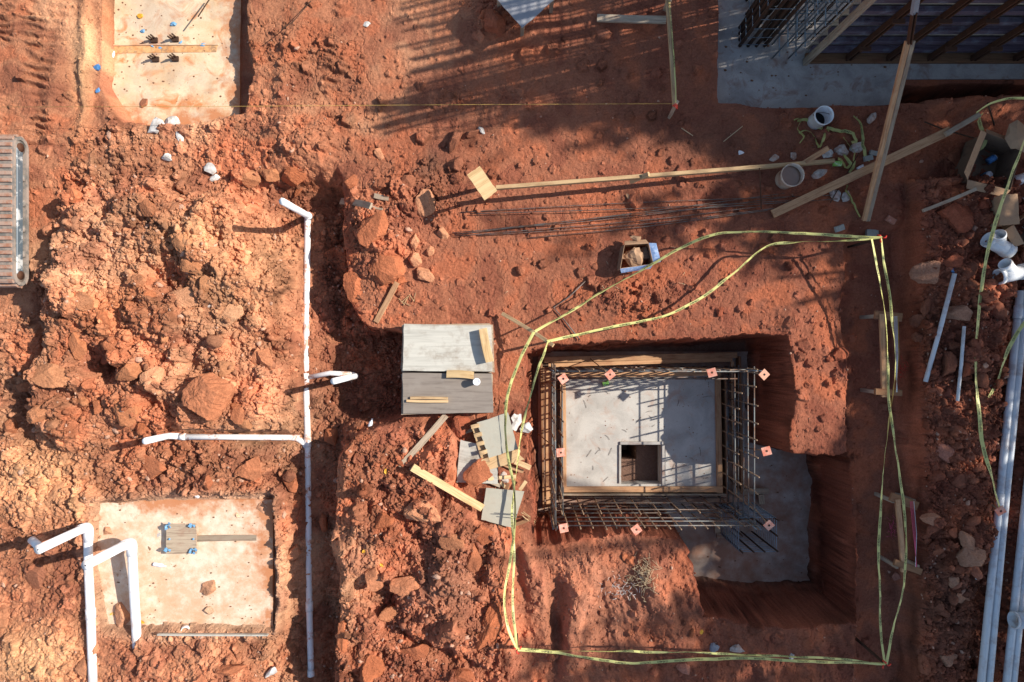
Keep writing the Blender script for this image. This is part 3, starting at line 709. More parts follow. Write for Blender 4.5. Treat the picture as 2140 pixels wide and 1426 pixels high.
tree(21.0, -2.0, 15.0, 12.0, 4.6, 6.0, 3.6, 7000, 5, 'farthest leafy tree standing behind the others east of the dig')

# ------------------------------------------------------------------ formwork wall, upper right
fw = empty('formwork_wall', P(1900, 128, -.27), 'tall formwork wall of purple stained joists over plywood with rusty strongbacks', 'formwork')
WZ0, WH = -.27, 3.4
WY = P(1700, 128, WZ0).y; WX0 = P(1682, 128, WZ0).x; WX1 = 10.4
for k in range(7):
    x0 = WX0 + .02 + k * 1.22; x1 = min(x0 + 1.215, WX1)
    if x0 >= WX1: break
    for j in range(2):
        za = WZ0 + .02 + j * 1.7; zb = za + 1.695
        o = bar_box('plywood_panel', Vector((x0, WY + .17, (za + zb) / 2)), Vector((x1, WY + .17, (za + zb) / 2)), .02, zb - za, M['ply_form'], fw, seed=k)
for k in range(12):
    z = WZ0 + .14 + k * .285
    o = bar_box('joist', Vector((WX0 + .03, WY + .11, z)), Vector((WX1, WY + .11, z)), .07, .10, M['purple'], fw, seg=6, warp=.01, seed=k)
for k, uu in enumerate((1770, 1855, 1940, 2030, 2118, 2205, 2300, 2400)):
    x = P(uu, 128, WZ0).x
    for s in (-.028, .028):
        bar_box('strongback', Vector((x + s, WY + .02, WZ0)), Vector((x + s, WY + .02, WZ0 + WH + .1)), .08, .022, M['rust'], fw, roll=math.pi / 2 * 0, seed=k)
    for z in (.5, 1.3, 2.1, 2.9):
        bar_box('wall_tie', Vector((x - .08, WY - .04, WZ0 + z)), Vector((x + .08, WY - .04, WZ0 + z)), .06, .03, M['rust'], fw)
bar_box('end_stud', Vector((WX0, WY - .02, WZ0)), Vector((WX0, WY - .02, WZ0 + WH + .2)), .09, .06, M['wood_grey'], fw)
bar_box('bottom_plate', Vector((WX0, WY + .03, WZ0 + .02)), Vector((WX1, WY + .03, WZ0 + .02)), .14, .04, M['wood_brown'], fw)
bar_box('top_plate', Vector((WX0, WY + .10, WZ0 + WH + .12)), Vector((WX1, WY + .10, WZ0 + WH + .12)), .18, .05, M['wood_brown'], fw)

# ------------------------------------------------------------------ reinforcing cages
_bars = {}
def bar_mesh(L, r, n=6):
    key = (round(L, 2), r)
    if key not in _bars:
        vs, fs = tube_geo([Vector((0, 0, 0)), Vector((0, 0, L * .5)), Vector((0, 0, L))], r, n)
        _bars[key] = mesh('bar', vs, fs, True)
    return _bars[key]
def bar(name, p1, p2, r, mat, root, jit=0.0):
    d = p2 - p1; me = bar_mesh(d.length, r); 
    if len(me.materials) == 0: me.materials.append(None)
    o = bpy.data.objects.new(name, me); COL.objects.link(o); o.parent = root
    o.material_slots[0].link = 'OBJECT'; o.material_slots[0].material = mat
    o.location = p1 - Vector(root.location); o.rotation_mode = 'QUATERNION'; o.rotation_quaternion = d.to_track_quat('Z', 'Y'); return o
rr = random.Random(3)
def J(s): return rr.uniform(-s, s)
def hoop(name, x0, x1, y0, y1, z, r, mat, root):
    pts = bend([Vector((x0, y0 + .05, z)), Vector((x0, y0, z)), Vector((x1, y0, z)), Vector((x1, y1, z)), Vector((x0, y1, z)), Vector((x0, y0, z + .01)), Vector((x0 + .06, y0 + .04, z + .01))], .03, 2)
    return tube(name, pts, r, mat, root, 5)
# corner column cage of the formwork wall
c1 = empty('rebar_column_cage', P(1572, 78, -.27), 'dense tall rebar column cage of thick rusty bars left of the formwork wall', 'rebar cage')
a = P(1546, 96, -.27); b = P(1598, 58, -.27)
for i in range(4):
    for j in range(4):
        if i in (1, 2) and j in (1, 2): continue
        x = a.x + (b.x - a.x) * i / 3; y = a.y + (b.y - a.y) * j / 3
        bar('vertical_bar', Vector((x, y, -.27)), Vector((x + J(.04), y + J(.04), 4.2 + J(.15))), .026, M['rebar_brown'], c1)
for k in range(16):
    hoop('tie_hoop', a.x - .02, b.x + .02, a.y - .02, b.y + .02, -.2 + k * .26 + J(.02), .006, M['rebar_blue'], c1)
# wall cage running north, double mat
c2 = empty('rebar_wall_cage', P(1618, 118, -.27), 'tall double rebar wall mat running to the top edge behind the plywood formwork', 'rebar cage')
xa, xb = P(1614, 120, -.27).x, P(1648, 120, -.27).x; ya = P(1614, 122, -.27).y
for x in (xa, xb):
    for k in range(20):
        y = ya + k * .20
        bar('vertical_bar', Vector((x, y, -.27)), Vector((x + J(.03), y + J(.03), 4.0 + J(.2))), .012, M['rebar_blue'], c2)
    for k in range(14):
        z = -.05 + k * .30
        bar('horizontal_bar', Vector((x + .014, ya - .06, z)), Vector((x + .014, ya + 4.0, z + J(.03))), .010, M['rebar_blue'], c2)
# wall cage running east, behind the plywood
c3 = empty('rebar_wall_cage', P(1700, 112, -.27), 'rebar wall mat seen as a lattice beside the left end stud of the formwork', 'rebar cage')
for y in (WY + .30, WY + .48):
    for k in range(16):
        x = xb + .12 + k * .20
        bar('vertical_bar', Vector((x, y, -.27)), Vector((x + J(.03), y, 3.7 + J(.1))), .009, M['rebar_brown'], c3)
    for k in range(13):
        z = -.1 + k * .30
        bar('horizontal_bar', Vector((xa - .08, y + .014, z)), Vector((xb + 3.3, y + .014, z)), .009, M['rebar_blue'], c3)
# thick bars beyond the column that throw the long stripes
c4 = empty('rebar_column_cage', P(1590, -40, -.27), 'second tall rebar column cage farther up beside the wall mat', 'rebar cage')
for i in range(3):
    for j in range(9):
        x = P(1560, 0, -.27).x + i * .16; y = P(0, 30, -.27).y + j * .20
        bar('vertical_bar', Vector((x, y, -.27)), Vector((x + J(.05), y + J(.03), 3.9 + J(.2))), .020, M['rebar_brown'], c4)
for k in range(12):
    hoop('tie_hoop', P(1560, 0, -.27).x - .02, P(1560, 0, -.27).x + .34, P(0, 30, -.27).y - .02, P(0, 30, -.27).y + 1.62, -.1 + k * .32, .006, M['rebar_blue'], c4)

# ------------------------------------------------------------------ pit: raised slab, form boards, perimeter cage
def ring_flat(name, o4, i4, z, t, mat):
    top = [P(u, v, z) for (u, v) in o4] + [P(u, v, z) for (u, v) in i4]; dn = Vector((0, 0, t)); vs = top + [p - dn for p in top]; fs = []
    for k in range(4):
        l = (k + 1) % 4; fs += [(k, k + 4, l + 4, l), (k, l, l + 8, k + 8), (k + 4, k + 12, l + 12, l + 4)]
    return tag(link(name, mesh(name, vs, fs), mat), kind='structure')
ring_flat('mud_slab', [(1125, 735), (1712, 735), (1712, 1218), (1125, 1218)], [(1290, 920), (1386, 920), (1386, 1010), (1290, 1010)], -1.3, .1, M['slab_mud'])
ps = empty('elevator_pit_slab', P(1340, 905, -1.3), 'pale concrete slab with a square sump in the form boards inside the rebar cage', 'concrete slab')
ZS = -1.05
def ring_panel(name, o4, i4, z, t, mat, root):
    top = [P(u, v, z) for (u, v) in o4] + [P(u, v, z) for (u, v) in i4]; dn = Vector((0, 0, t))
    vs = top + [p - dn for p in top]; fs = []
    for k in range(4):
        l = (k + 1) % 4
        fs += [(k, l, l + 4, k + 4), (k + 8, k + 12, l + 12, l + 8), (k, k + 8, l + 8, l), (k + 4, l + 4, l + 12, k + 12)]
    return child(name, vs, fs, mat, root)
ring_panel('slab_body', [(1181, 792), (1494, 785), (1498, 1018), (1184, 1018)], [(1298, 930), (1382, 930), (1382, 1012), (1298, 1012)], ZS, .26, M['slab_grey'], ps)
# rim of the sump opening (grey form edges) and its bottom
bar_box('sump_form', P(1296, 926, ZS), P(1385, 926, ZS), .045, .06, M['slab_blue'], ps)
bar_box('sump_form', P(1386, 929, ZS - .01), P(1386, 1015, ZS - .01), .045, .05, M['slab_blue'], ps)
bar_box('sump_form', P(1295, 930, ZS), P(1295, 1010, ZS), .03, .05, M['slab_blue'], ps)
fz = [(1292, 922), (1392, 922), (1392, 1020), (1292, 1020)]
child('sump_wall', [P(u, v, ZS - .03) for u, v in fz] + [P(u, v, ZS - .03) * 1 + Vector((0, 0, -1.1)) for u, v in fz], [(0, 1, 5, 4), (1, 2, 6, 5), (2, 3, 7, 6), (3, 0, 4, 7), (4, 5, 6, 7)], M['slab_mud'], ps)
def pb(name, u1, v1, u2, v2, w, t, z, mat='wood_form', root=ps, **k): return bar_box(name, P(u1, v1, z), P(u2, v2, z), w, t, M[mat], root, seg=5, warp=.004, seed=int(u1 + v1), **k)
pb('form_board', 1173, 786, 1506, 779, .085, .04, ZS + .03); pb('form_board', 1500, 786, 1504, 1030, .085, .04, ZS + .028)
pb('form_board', 1178, 1023, 1510, 1023, .085, .04, ZS + .03); pb('form_board', 1176, 790, 1178, 1018, .085, .04, ZS + .032)
pb('form_side', 1172, 1031, 1512, 1031, .03, .22, ZS - .09, 'wood_grey'); pb('form_side', 1512, 785, 1515, 1030, .03, .22, ZS - .09, 'wood_brown')
of = empty('outer_form', P(1140, 900, -1.3), 'outer ring of form timbers around the rebar cage on the pit floor', 'formwork')
for args in ((1138, 752, 1540, 742, .09), (1146, 764, 1530, 752, .06), (1141, 768, 1147, 1060, .10), (1150, 775, 1156, 1050, .045), (1530, 756, 1536, 1030, .05)):
    bar_box('form_board', P(args[0], args[1], -1.16), P(args[2], args[3], -1.16), args[4], .04, M['wood_form'], of, seg=5, warp=.006, seed=args[0])
bar_box('form_side', P(1131, 760, -1.22), P(1136, 1062, -1.22), .035, .16, M['wood_brown'], of, seg=3)
bar_box('form_side', P(1543, 745, -1.22), P(1548, 1030, -1.22), .035, .16, M['wood_brown'], of, seg=3)
cg = empty('rebar_pit_cage', P(1360, 905, -1.3), 'waist high rebar cage standing around the pale slab in the pit', 'rebar cage')
CX0, CX1, CY0, CY1 = .592, 3.37, -2.57, -.407
CZ0, CZ1 = -1.27, .14
for lay, (ins, rm) in enumerate(((0, 'rebar_blue'), (.13, 'rebar'))):
    x0, x1, y0, y1 = CX0 + ins, CX1 - ins, CY0 + ins, CY1 - ins
    nv = 17 if lay == 0 else 10
    for i in range(nv):
        x = x0 + (x1 - x0) * i / (nv - 1)
        for y in (y0, y1):
            if lay and y == y1: continue
            bar('vertical_bar', Vector((x, y, CZ0)), Vector((x + J(.02), y + J(.02), CZ1 - lay * .3 + J(.05))), .0115, M['rebar_tan'], cg)
    for i in range(1, 9):
        y = y0 + (y1 - y0) * i / 9
        for x in (x0, x1):
            bar('vertical_bar', Vector((x, y, CZ0)), Vector((x + J(.02), y + J(.02), CZ1 - lay * .3 + J(.05))), .0115, M['rebar_tan'], cg)
    for k in range(6 if lay == 0 else 3):
        z = CZ0 + .2 + k * (.225 if lay == 0 else .36)
        for y in (y0 + .013, y1 - .013):
            bar('horizontal_bar', Vector((x0 - .05 + J(.04), y, z)), Vector((x1 + .05 + J(.04), y + J(.015), z + J(.02))), .010, M['rebar'] if lay else M['rebar_mix'], cg)
        for x in (x0 + .013, x1 - .013):
            bar('horizontal_bar', Vector((x, y0 - .05 + J(.04), z)), Vector((x + J(.015), y1 + .05 + J(.04), z + J(.02))), .010, M['rebar_mix'], cg)
for (x, y) in ((CX0, CY0), (CX1, CY0), (CX1, CY1), (CX0, CY1)):
    for s in (.03, -.03): bar('corner_bar', Vector((x + s, y, CZ0)), Vector((x + s, y, CZ1 + .05)), .008, M['rebar_blue'], cg)
# column cage in the south east corner of the pit
cc = empty('rebar_column_cage', P(1540, 1070, -1.3), 'short rebar column cage with close ties in the lower right pit corner', 'rebar cage')
a = P(1505, 1112, -1.25); b = P(1572, 1052, -1.25)
for i in range(4):
    for j in range(3):
        if i in (1, 2) and j == 1: continue
        x = a.x + (b.x - a.x) * i / 3; y = a.y + (b.y - a.y) * j / 2
        bar('vertical_bar', Vector((x, y, -1.27)), Vector((x + J(.01), y + J(.01), -.22 + J(.03))), .014, M['rebar_brown'], cc)
for k in range(12): hoop('tie_hoop', a.x - .02, b.x + .02, a.y - .02, b.y + .02, -1.2 + k * .08, .007, M['rebar_blue'], cc)
cf = empty('column_form', P(1540, 1070, -1.3), 'low timber form around the foot of the short column cage', 'formwork')
for (u1, v1, u2, v2) in ((1498, 1118, 1540, 1118), (1500, 1085, 1500, 1114), (1532, 1028, 1606, 1026), (1590, 1034, 1592, 1054)):
    bar_box('form_board', P(u1, v1, -1.2), P(u2, v2, -1.2), .09, .04, M['wood_grey'], cf)
# ------------------------------------------------------------------ drain pipes in the left half
def GP(u, v, dz): return G(u, v, dz)
dp = empty('drain_pipe', G(643, 925), 'long white drain pipe in the narrow trench with risers and a side branch', 'pipe')
run = [G(643, 458, .03), G(642, 520, .02), G(641, 600, .03), G(640, 700, .03), G(639, 790, .03), G(641, 860, .03), G(643, 940, .035), G(644, 1040, .03), G(645, 1140, .05), G(646, 1240, .045), G(648, 1330, .05), G(650, 1400, .04)]
sm = []
for i, p in enumerate(run):                      # the pipe is stiff: its height follows a straight fall
    q = P(*[(643, 458), (642, 520), (641, 600), (640, 700), (639, 790), (641, 860), (643, 940), (644, 1040), (645, 1140), (646, 1240), (648, 1330), (650, 1400)][i], RUN_A + (RUN_B - RUN_A) * i / 11 + .025)
    sm.append(q)
PIPEZ = {}
tube('pipe_run', catmull(sm, 4), .046, M['pvc'], dp, 14, hollow=.005)
for (i, f) in ((4, 0), (6, -.2), (9, .3)):
    a = sm[i].lerp(sm[i + 1] if f >= 0 else sm[i - 1], abs(f)); d = (sm[min(i + 1, 11)] - sm[i - 1]).normalized()
    tube('coupling', [a - d * .07, a, a + d * .07], .054, M['pvc'], dp, 16, hollow=.008)
tube('end_cap', [sm[-1] - Vector((0, .0, 0)), sm[-1] + Vector((0, -.09, 0))], .052, M['pvc'], dp, 16)
tube('riser', bend([sm[0] + Vector((0, -.05, 0)), sm[0] + Vector((0, .04, 0)), P(645, 452, .12), P(590, 421, 1.0)], .06), .044, M['pvc_clean'], dp, 14, hollow=.005)
tube('coupling', [P(645, 453, .06), P(643, 451, .16)], .053, M['pvc_clean'], dp, 16, hollow=.008)
b0 = sm[6] + Vector((0, .03, 0)); e1 = P(622, 915, RUN_A + .03); e2 = P(385, 913, BR_A + .03)
tube('side_branch', bend([b0, e1, P(520, 914, (RUN_A + BR_A) / 2 + .03), e2], .1), .042, M['pvc'], dp, 14, hollow=.005)
tube('coupling', [P(612, 915, b0.z + .012), P(626, 917, b0.z + .01)], .05, M['pvc'], dp, 14, hollow=.007)
tube('end_cap', [e2 + Vector((.02, 0, 0)), e2 - Vector((.06, 0, 0))], .048, M['pvc'], dp, 14)
tube('riser', bend([e2 + Vector((-.03, 0, -.02)), P(352, 911, e2.z + .02), P(304, 922, .66)], .06), .044, M['pvc_clean'], dp, 14, hollow=.005)
tube('end_plug', [P(305, 922, .64), P(303.5, 922.3, .668)], .040, M['pvc_clean'], dp, 14)
tube('end_plug', [P(592, 422, .97), P(590, 421, 1.003)], .040, M['pvc_clean'], dp, 14)
st = G(690, 783, .02); st.z = max(st.z, sm[4].z)
tube('side_branch', [sm[4] + Vector((.0, 0, 0)), P(690, 780, -.38), P(740, 783, -.38)], .036, M['pvc'], dp, 12, hollow=.005)
tube('riser', bend([P(738, 785, -.37), P(744, 786, -.33), P(697, 797, .60)], .05), .042, M['pvc_clean'], dp, 14, hollow=.005)
tube('end_plug', [P(699, 796.6, .57), P(697, 797, .604)], .039, M['pvc_clean'], dp, 14)

def big_pipe(label, pts, r, plug):
    root = empty('drain_pipe', pts[0], label, 'pipe')
    tube('pipe_run', bend(pts, .13, 7), r, M['pvc_clean'], root, 18, hollow=.006)
    d = (pts[-1] - pts[-2]).normalized()
    if plug:
        tube('end_plug', [pts[-1] - d * .03, pts[-1] + d * .004], r - .004, M['pvc_clean'], root, 16)
        tube('vent_hole', [pts[-1] + d * .003, pts[-1] + d * .008], .009, M['dark'], root, 8)
    return root
g1 = G(187, 1160).z; g2 = G(193, 1400).z
r1 = big_pipe('white drain pipe at far left rising from soil to a slanting riser', [P(196, 1480, g2 + .03), P(190, 1300, g2 + .04), P(185, 1190, g1 + .03), P(184, 1100, g1 + .14), P(80, 1149, .98)], .058, True)
tube('coupling', [P(190, 1293, g2 + .042), P(189, 1272, g2 + .042)], .066, M['pvc_clean'], r1, 18, hollow=.008)
tube('elbow', bend([P(185.5, 1130, g1 + .1), P(184, 1100, g1 + .14), P(168, 1107, g1 + .28)], .13, 7), .066, M['pvc_clean'], r1, 18, hollow=.008)
tube('pipe_stub', [P(66, 1128, .28), P(84, 1144, .36)], .052, M['pvc_clean'], r1, 16, hollow=.006)
r2 = big_pipe('white drain pipe raised above the soil beside the first one', [P(290, 1430, -.28), P(284, 1300, -.02), P(279, 1220, .06), P(275, 1132, .16), P(179, 1182, 1.0)], .062, True)
tube('elbow', bend([P(276, 1160, .13), P(275, 1132, .16), P(256, 1142, .32)], .13, 7), .070, M['pvc_clean'], r2, 18, hollow=.008)

# ------------------------------------------------------------------ long pale pipes at the right
def long_pipe(pts, r, label, couple=()):
    root = empty('water_pipe', pts[0], label, 'pipe', 'long pale pipes in the right trench')
    tube('pipe_run', pts, r, M['pvc_grey'], root, 14, hollow=.005)
    for f in couple:
        a = pts[0].lerp(pts[-1], f); d = (pts[-1] - pts[0]).normalized()
        tube('coupling', [a - d * .09, a, a + d * .09], r + .01, M['pvc_grey'], root, 16, hollow=.007)
zz = .22
long_pipe([P(2132, 608, zz), P(2092, 1010, zz), P(2043, 1500, zz)], .048, 'left pipe of the pair running down from the wye fittings', (.05, .49))
long_pipe([P(2146, 606, zz + .01), P(2105, 1010, zz + .01), P(2060, 1500, zz)], .046, 'second pipe of the pair lying tight against its right side', (.052,))
long_pipe([P(2160, 900, zz), P(2132, 1150, zz), P(2096, 1500, zz)], .048, 'left pipe of the farther pair at the lower right edge')
long_pipe([P(2174, 900, zz + .01), P(2146, 1150, zz + .01), P(2110, 1500, zz)], .044, 'outermost pipe cut by the lower right picture edge')
fit = empty('pipe_socket', P(2132, 1298, .36), 'pale rectangular socket piece lying across the outermost pipes', 'pipe fitting')
tube('socket', [P(2118, 1296, .34), P(2165, 1300, .34)], .105, M['pvc_grey'], fit, 20, hollow=.008)
tube('socket_rim', [P(2117, 1296, .34), P(2121, 1296.4, .34)], .112, M['pvc_grey'], fit, 20, hollow=.012)
def thin_pipe(u1, v1, u2, v2, r, label, z=None):
    a = G(u1, v1, r + .045); b = G(u2, v2, r + .045); m = (a + b) / 2
    up = max(0, .012 + max(gz(a.lerp(b, k / 8).x, a.lerp(b, k / 8).y) - a.lerp(b, k / 8).z for k in range(9)) - .01)
    tube('thin_pipe', [P(u1, v1, a.z + up), P((u1 + u2) / 2 + 1, (v1 + v2) / 2, m.z + up + .004), P(u2, v2, b.z + up)], r, M['pvc_grey'], None, 12, hollow=.004, label=label, cat='pipe')
thin_pipe(1995, 572, 1934, 798, .030, 'thin grey white pipe leaning below the blue wrapper')
thin_pipe(2015, 682, 2001, 838, .022, 'thinner pale pipe half hidden between brown rocks')
thin_pipe(2036, 1186, 2041, 1210, .018, 'short grey pipe stub poking out beneath the pale boulder')
def wye(label, p1, p2, q, r):
    root = empty('pipe_fitting', p1, label, 'pipe fitting', 'white wye fittings')
    d = (p2 - p1).normalized(); m = p1.lerp(p2, .55)
    tube('barrel', [p1, p1.lerp(p2, .5), p2], r, M['pvc_clean'], root, 24, hollow=.007)
    tube('hub_rim', [p1 - d * .002, p1 + d * .05], r + .008, M['pvc_clean'], root, 24, hollow=.012)
    tube('hub_rim', [p2 - d * .09, p2 + d * .004], r + .008, M['pvc_clean'], root, 24, hollow=.012)
    e = (q - m).normalized(); tube('side_branch', [m, m.lerp(q, .6), q], r * .78, M['pvc_clean'], root, 20, hollow=.006)
    tube('hub_rim', [q - e * .05, q + e * .003], r * .78 + .007, M['pvc_clean'], root, 20, hollow=.011)
wye('white wye pipe fitting below the cardboard boxes', P(2064, 500, .42), P(2110, 526, .34), P(2088, 490, .54), .098)
wye('white wye pipe fitting nearest the long pipes', P(2086, 579, .42), P(2146, 566, .40), P(2100, 551, .50), .098)

# ------------------------------------------------------------------ timbers
board('board', 1248, 38, 1392, 42, .10, .04, 'short weathered board lying alone near the top edge', mat='wood_grey')
board('board', 713, 421, 775, 431, .09, .03, 'grey plank bridging the head of the pipe trench', mat='wood_grey', lift=.03)
board('wood_scrap', 782, 409, 812, 415, .07, .02, 'short grey wood scrap above the trench plank', cat='wood scrap', mat='wood_grey')
board('wood_scrap', 772, 430, 800, 438, .03, .02, 'narrow splinter beside the trench plank', cat='wood scrap', mat='wood_grey')
board('board', 830, 590, 786, 673, .075, .03, 'short plank standing loose above the plywood stacks', mat='wood_form', z=(.12, .02))
board('board', 932, 868, 826, 986, .085, .04, 'grey board sticking out below the plywood stack', mat='wood_grey', z=(.16, .34))
board('board', 862, 977, 1008, 1062, .10, .04, 'bright split board lying on the rubble', mat='wood_fresh', lift=.02)
board('beam', 1036, 393, 1742, 337, .05, .09, 'long pale beam running right from the plywood square', cat='beam', z=(.42, .12), roll=.0)
board('beam', 1614, 448, 1986, 273, .115, .045, 'wide beam lying diagonally under the brace', cat='beam', mat='wood_form', z=(.05, .46))
board('board', 1976, 281, 2046, 240, .07, .04, 'narrow board carrying on from the diagonal beam', mat='wood_grey', z=(.5, .5))
board('stake', 1318, 380, 1356, 364, .06, .035, 'wooden stake crossing the long pale beam', cat='stake', mat='wood_pale', z=(.16, .42))
board('stake', 1672, 346, 1732, 309, .07, .035, 'short stake beside the muddy bucket', cat='stake', mat='wood_form', z=(.12, .42))
board('board', 1928, 441, 2040, 395, .045, .04, 'thin grey strip below the large cardboard box', mat='wood_grey', lift=.06)
board('board', 568, 1124, 411, 1126, .085, .035, 'weathered board nailed to the square plate on the footing', mat='wood_grey')
board('stake', 1050, 656, 1156, 722, .05, .03, 'slanting stake that holds the caution tape above the pit corner', cat='stake', mat='wood_pale', z=(.10, .58))
board('form_edge', 330, 1326, 560, 1327, .022, .05, 'thin edge form along the bottom of the dusty footing', cat='board', mat='ply_light')
# brace with its turnbuckle
br = empty('wall_brace', P(1806, 460, .05), 'tall diagonal brace of two timbers and a steel turnbuckle propping the formwork', 'brace')
bar_box('brace_timber', P(1806, 460, .06), P(1897, 85, 1.5), .055, .045, M['wood_form'], br, seg=6, warp=.006, seed=4)
bar_box('brace_timber', P(1813, 462, .03), P(1907, 86, 1.46), .055, .045, M['wood_grey'], br, seg=6, warp=.006, seed=5)
bar_box('brace_channel', P(1903, 92, 1.50), P(1914, 26, 1.78), .012, .05, M['rust'], br); bar_box('brace_channel', P(1897, 92, 1.50), P(1907, 26, 1.78), .012, .05, M['rust'], br)
tube('turnbuckle_rod', [P(1898, 88, 1.48), P(1912, 10, 1.83)], .014, M['rebar_blue'], br, 8)
bar_box('brace_head', P(1910, 28, 1.76), P(1916, -8, 1.92), .07, .05, M['grey_sheet'], br)
# batter board with tape beside the string line, top
bb = empty('batter_board', G(1402, 240), 'upright batter board at the top with tape wound along it and a red tied end', 'batter board')
bar_box('rail', P(1394, -20, .46), P(1410, 222, .46), .06, .04, M['wood_pale'], bb, seg=6, warp=.006)
bar_box('stake', P(1400, 244, .0), P(1414, 215, .50), .07, .04, M['wood_grey'], bb); bar_box('stake', P(1391, 22, .0), P(1400, -4, .55), .07, .04, M['wood_grey'], bb)
for k in range(3): tube('tie_tape', [P(1405 + k * 2, 222, .50), P(1412, 217 + k * 4, .515), P(1416, 221 + k * 3, .50)], .006, M['red'], bb, 5)
# plywood square on posts
ps2 = empty('plywood_square', G(1014, 408), 'bright plywood square standing on two posts left of the long pale beam', 'plywood')
panel('plywood_sheet', [(976, 366), (1003, 347), (1039, 399), (1013, 419)], .74, .018, 'wood_fresh', parent=ps2)
bar_box('post', P(1018, 398, .70), G(1018, 412, -.05), .07, .04, M['wood_pale'], ps2); bar_box('post', P(1000, 372, .70), G(1004, 396, -.05), .07, .04, M['wood_pale'], ps2)
# two ladder frames
def ladder(u, v0, v1, du, label, strings):
    z = gz(*P(u, (v0 + v1) / 2).xy) + .45
    root = empty('timber_ladder', G(u, (v0 + v1) / 2), label, 'timber ladder')
    for s, (vv, sl) in enumerate(((v0, 6), (v1, 9 if du else 3))):
        uo = du * s
        bar_box('crossbar', P(u - 28 + uo, vv - sl * .5 if du == 0 else vv - 10, z), P(u + 28 + uo, vv + (sl * .5 if du == 0 else 10), z), .115 if s == 0 else .085, .04, M['wood_brown'], root, seg=3)
        for e in (-22, 22):
            a = P(u + e + uo, vv, z); g = gz(a.x, a.y); bar_box('leg', Vector((a.x, a.y, g - .1)), Vector((a.x, a.y, z)), .05, .035, M['wood_grey'], root)
    bar_box('side_rail', P(u - 14, v0 - 4, z + .02), P(u - 9 + du, v1 + 10, z - .02), .065, .04, M['wood_form'], root, seg=4, warp=.006)
    for k, m in enumerate(strings):
        tube('string', [P(u + 13 + k * 2.6, v0, z + .05), P(u + 16 + du * .5 + k * 2.2, (v0 + v1) / 2, z + .04), P(u + 19 + du - k, v1, z + .05)], .0035, M[m], root, 5)
ladder(1856, 661, 820, 0, 'upper timber frame in the right strip wound with white strings', ('white', 'white', 'white', 'line'))
ladder(1889, 1048, 1185, 8, 'lower timber frame in the right strip wound with pink strings', ('pink', 'pink', 'pink', 'white'))

# ------------------------------------------------------------------ sheets of plywood
def stack(quad, ztop, n, mat, labels, cat='plywood sheet'):
    t = .034
    for k in range(n):
        r = random.Random(k * 7 + int(quad[0][0])); q = [(u + r.uniform(-5, 5) * (k > 0), v + r.uniform(-4, 2) * (k > 0)) for (u, v) in quad]
        panel('plywood_sheet', q, ztop - k * (t + .003), t, mat if k % 2 == 0 else 'wood_grey', labels[k], cat, group='stacked form panels', seed=k)
SA = [(844, 680), (1027, 680), (1029, 777), (842, 775)]; SB = [(841, 780), (1027, 781), (1031, 863), (843, 865)]
nm = ['topmost', 'second', 'third', 'fourth', 'fifth', 'sixth', 'bottom']
stack(SA, .33, 7, 'ply_light', ['%s sheet of the upper pale plywood stack' % k for k in nm])
stack(SB, .30, 7, 'ply_dark', ['%s sheet of the lower brownish plywood stack' % k for k in nm])
for (u1, v1, u2, v2, l) in ((850, 700, 850, 765, 'left'), (1018, 700, 1018, 765, 'right')):
    board('bearer', u1, v1, u2, v2, .09, .07, 'timber bearer under the %s end of the upper plywood stack' % l, cat='bearer', mat='wood_grey', z=(.03, .03))
for (u1, v1, u2, v2, l) in ((850, 790, 850, 855, 'left'), (1018, 790, 1018, 855, 'right')):
    board('bearer', u1, v1, u2, v2, .09, .06, 'timber bearer under the %s end of the lower plywood stack' % l, cat='bearer', mat='wood_grey', z=(.01, .01))
board('board', 1009, 687, 1024, 757, .11, .04, 'pale board standing on the upper plywood stack', mat='wood_fresh', z=(.42, .42))
board('bearer', 1012, 700, 1014, 706, .06, .05, 'small block propping the pale board on the upper stack', cat='block', mat='wood_pale', z=(.375, .375))
board('wood_block', 934, 782, 990, 785, .10, .045, 'bright wood block beside the white cup on the lower stack', cat='wood block', mat='wood_fresh', z=(.335, .335))
board('board', 857, 832, 936, 833, .035, .03, 'upper half of the split board on the lower stack', mat='wood_pale', z=(.318, .318))
board('board', 850, 838, 936, 839, .035, .03, 'lower half of the split board on the lower stack', mat='wood_pale', z=(.318, .318))
cup = empty('cup', P(997, 797, .30), 'white lidded cup standing on the lower plywood stack', 'cup')
lobj('cup_body', lathe_geo([(0, .001), (.036, .001), (.047, .125), (0, .125)]), M['white'], cup); lobj('lid', lathe_geo([(.0, .126), (.05, .126), (.051, .132), (.045, .135), (.04, .131), (0, .131)]), M['white'], cup)
def sheet_on(quad, h, t, mat, label, seed=0, tilt=(0, 0, 0, 0), cat='plywood piece'):
    c = sum((G(u, v) for u, v in quad), Vector()) / 4
    return panel('plywood_piece', quad, [c.z + h + x for x in tilt], t, mat, label, cat, seed=seed)
sheet_on([(962, 920), (1040, 938), (1040, 1012), (954, 1008)], .10, .02, 'ply_light', 'weathered board piece with soil heaped on it', 1)
sheet_on([(985, 891), (1003, 882), (1096, 960), (1014, 985)], .17, .018, 'wood_pale', 'pale strip of scrap wood showing below the grey sheet', 2)
sheet_on([(997, 884), (1062, 862), (1082, 938), (1022, 958)], .24, .02, 'ply_grey', 'grey faced plywood sheet on the scrap pile', 3)
sheet_on([(1016, 1020), (1096, 1027), (1072, 1104), (1006, 1086)], .12, .018, 'ply_grey', 'lowest grey plywood sheet below the scrap pile', 4)
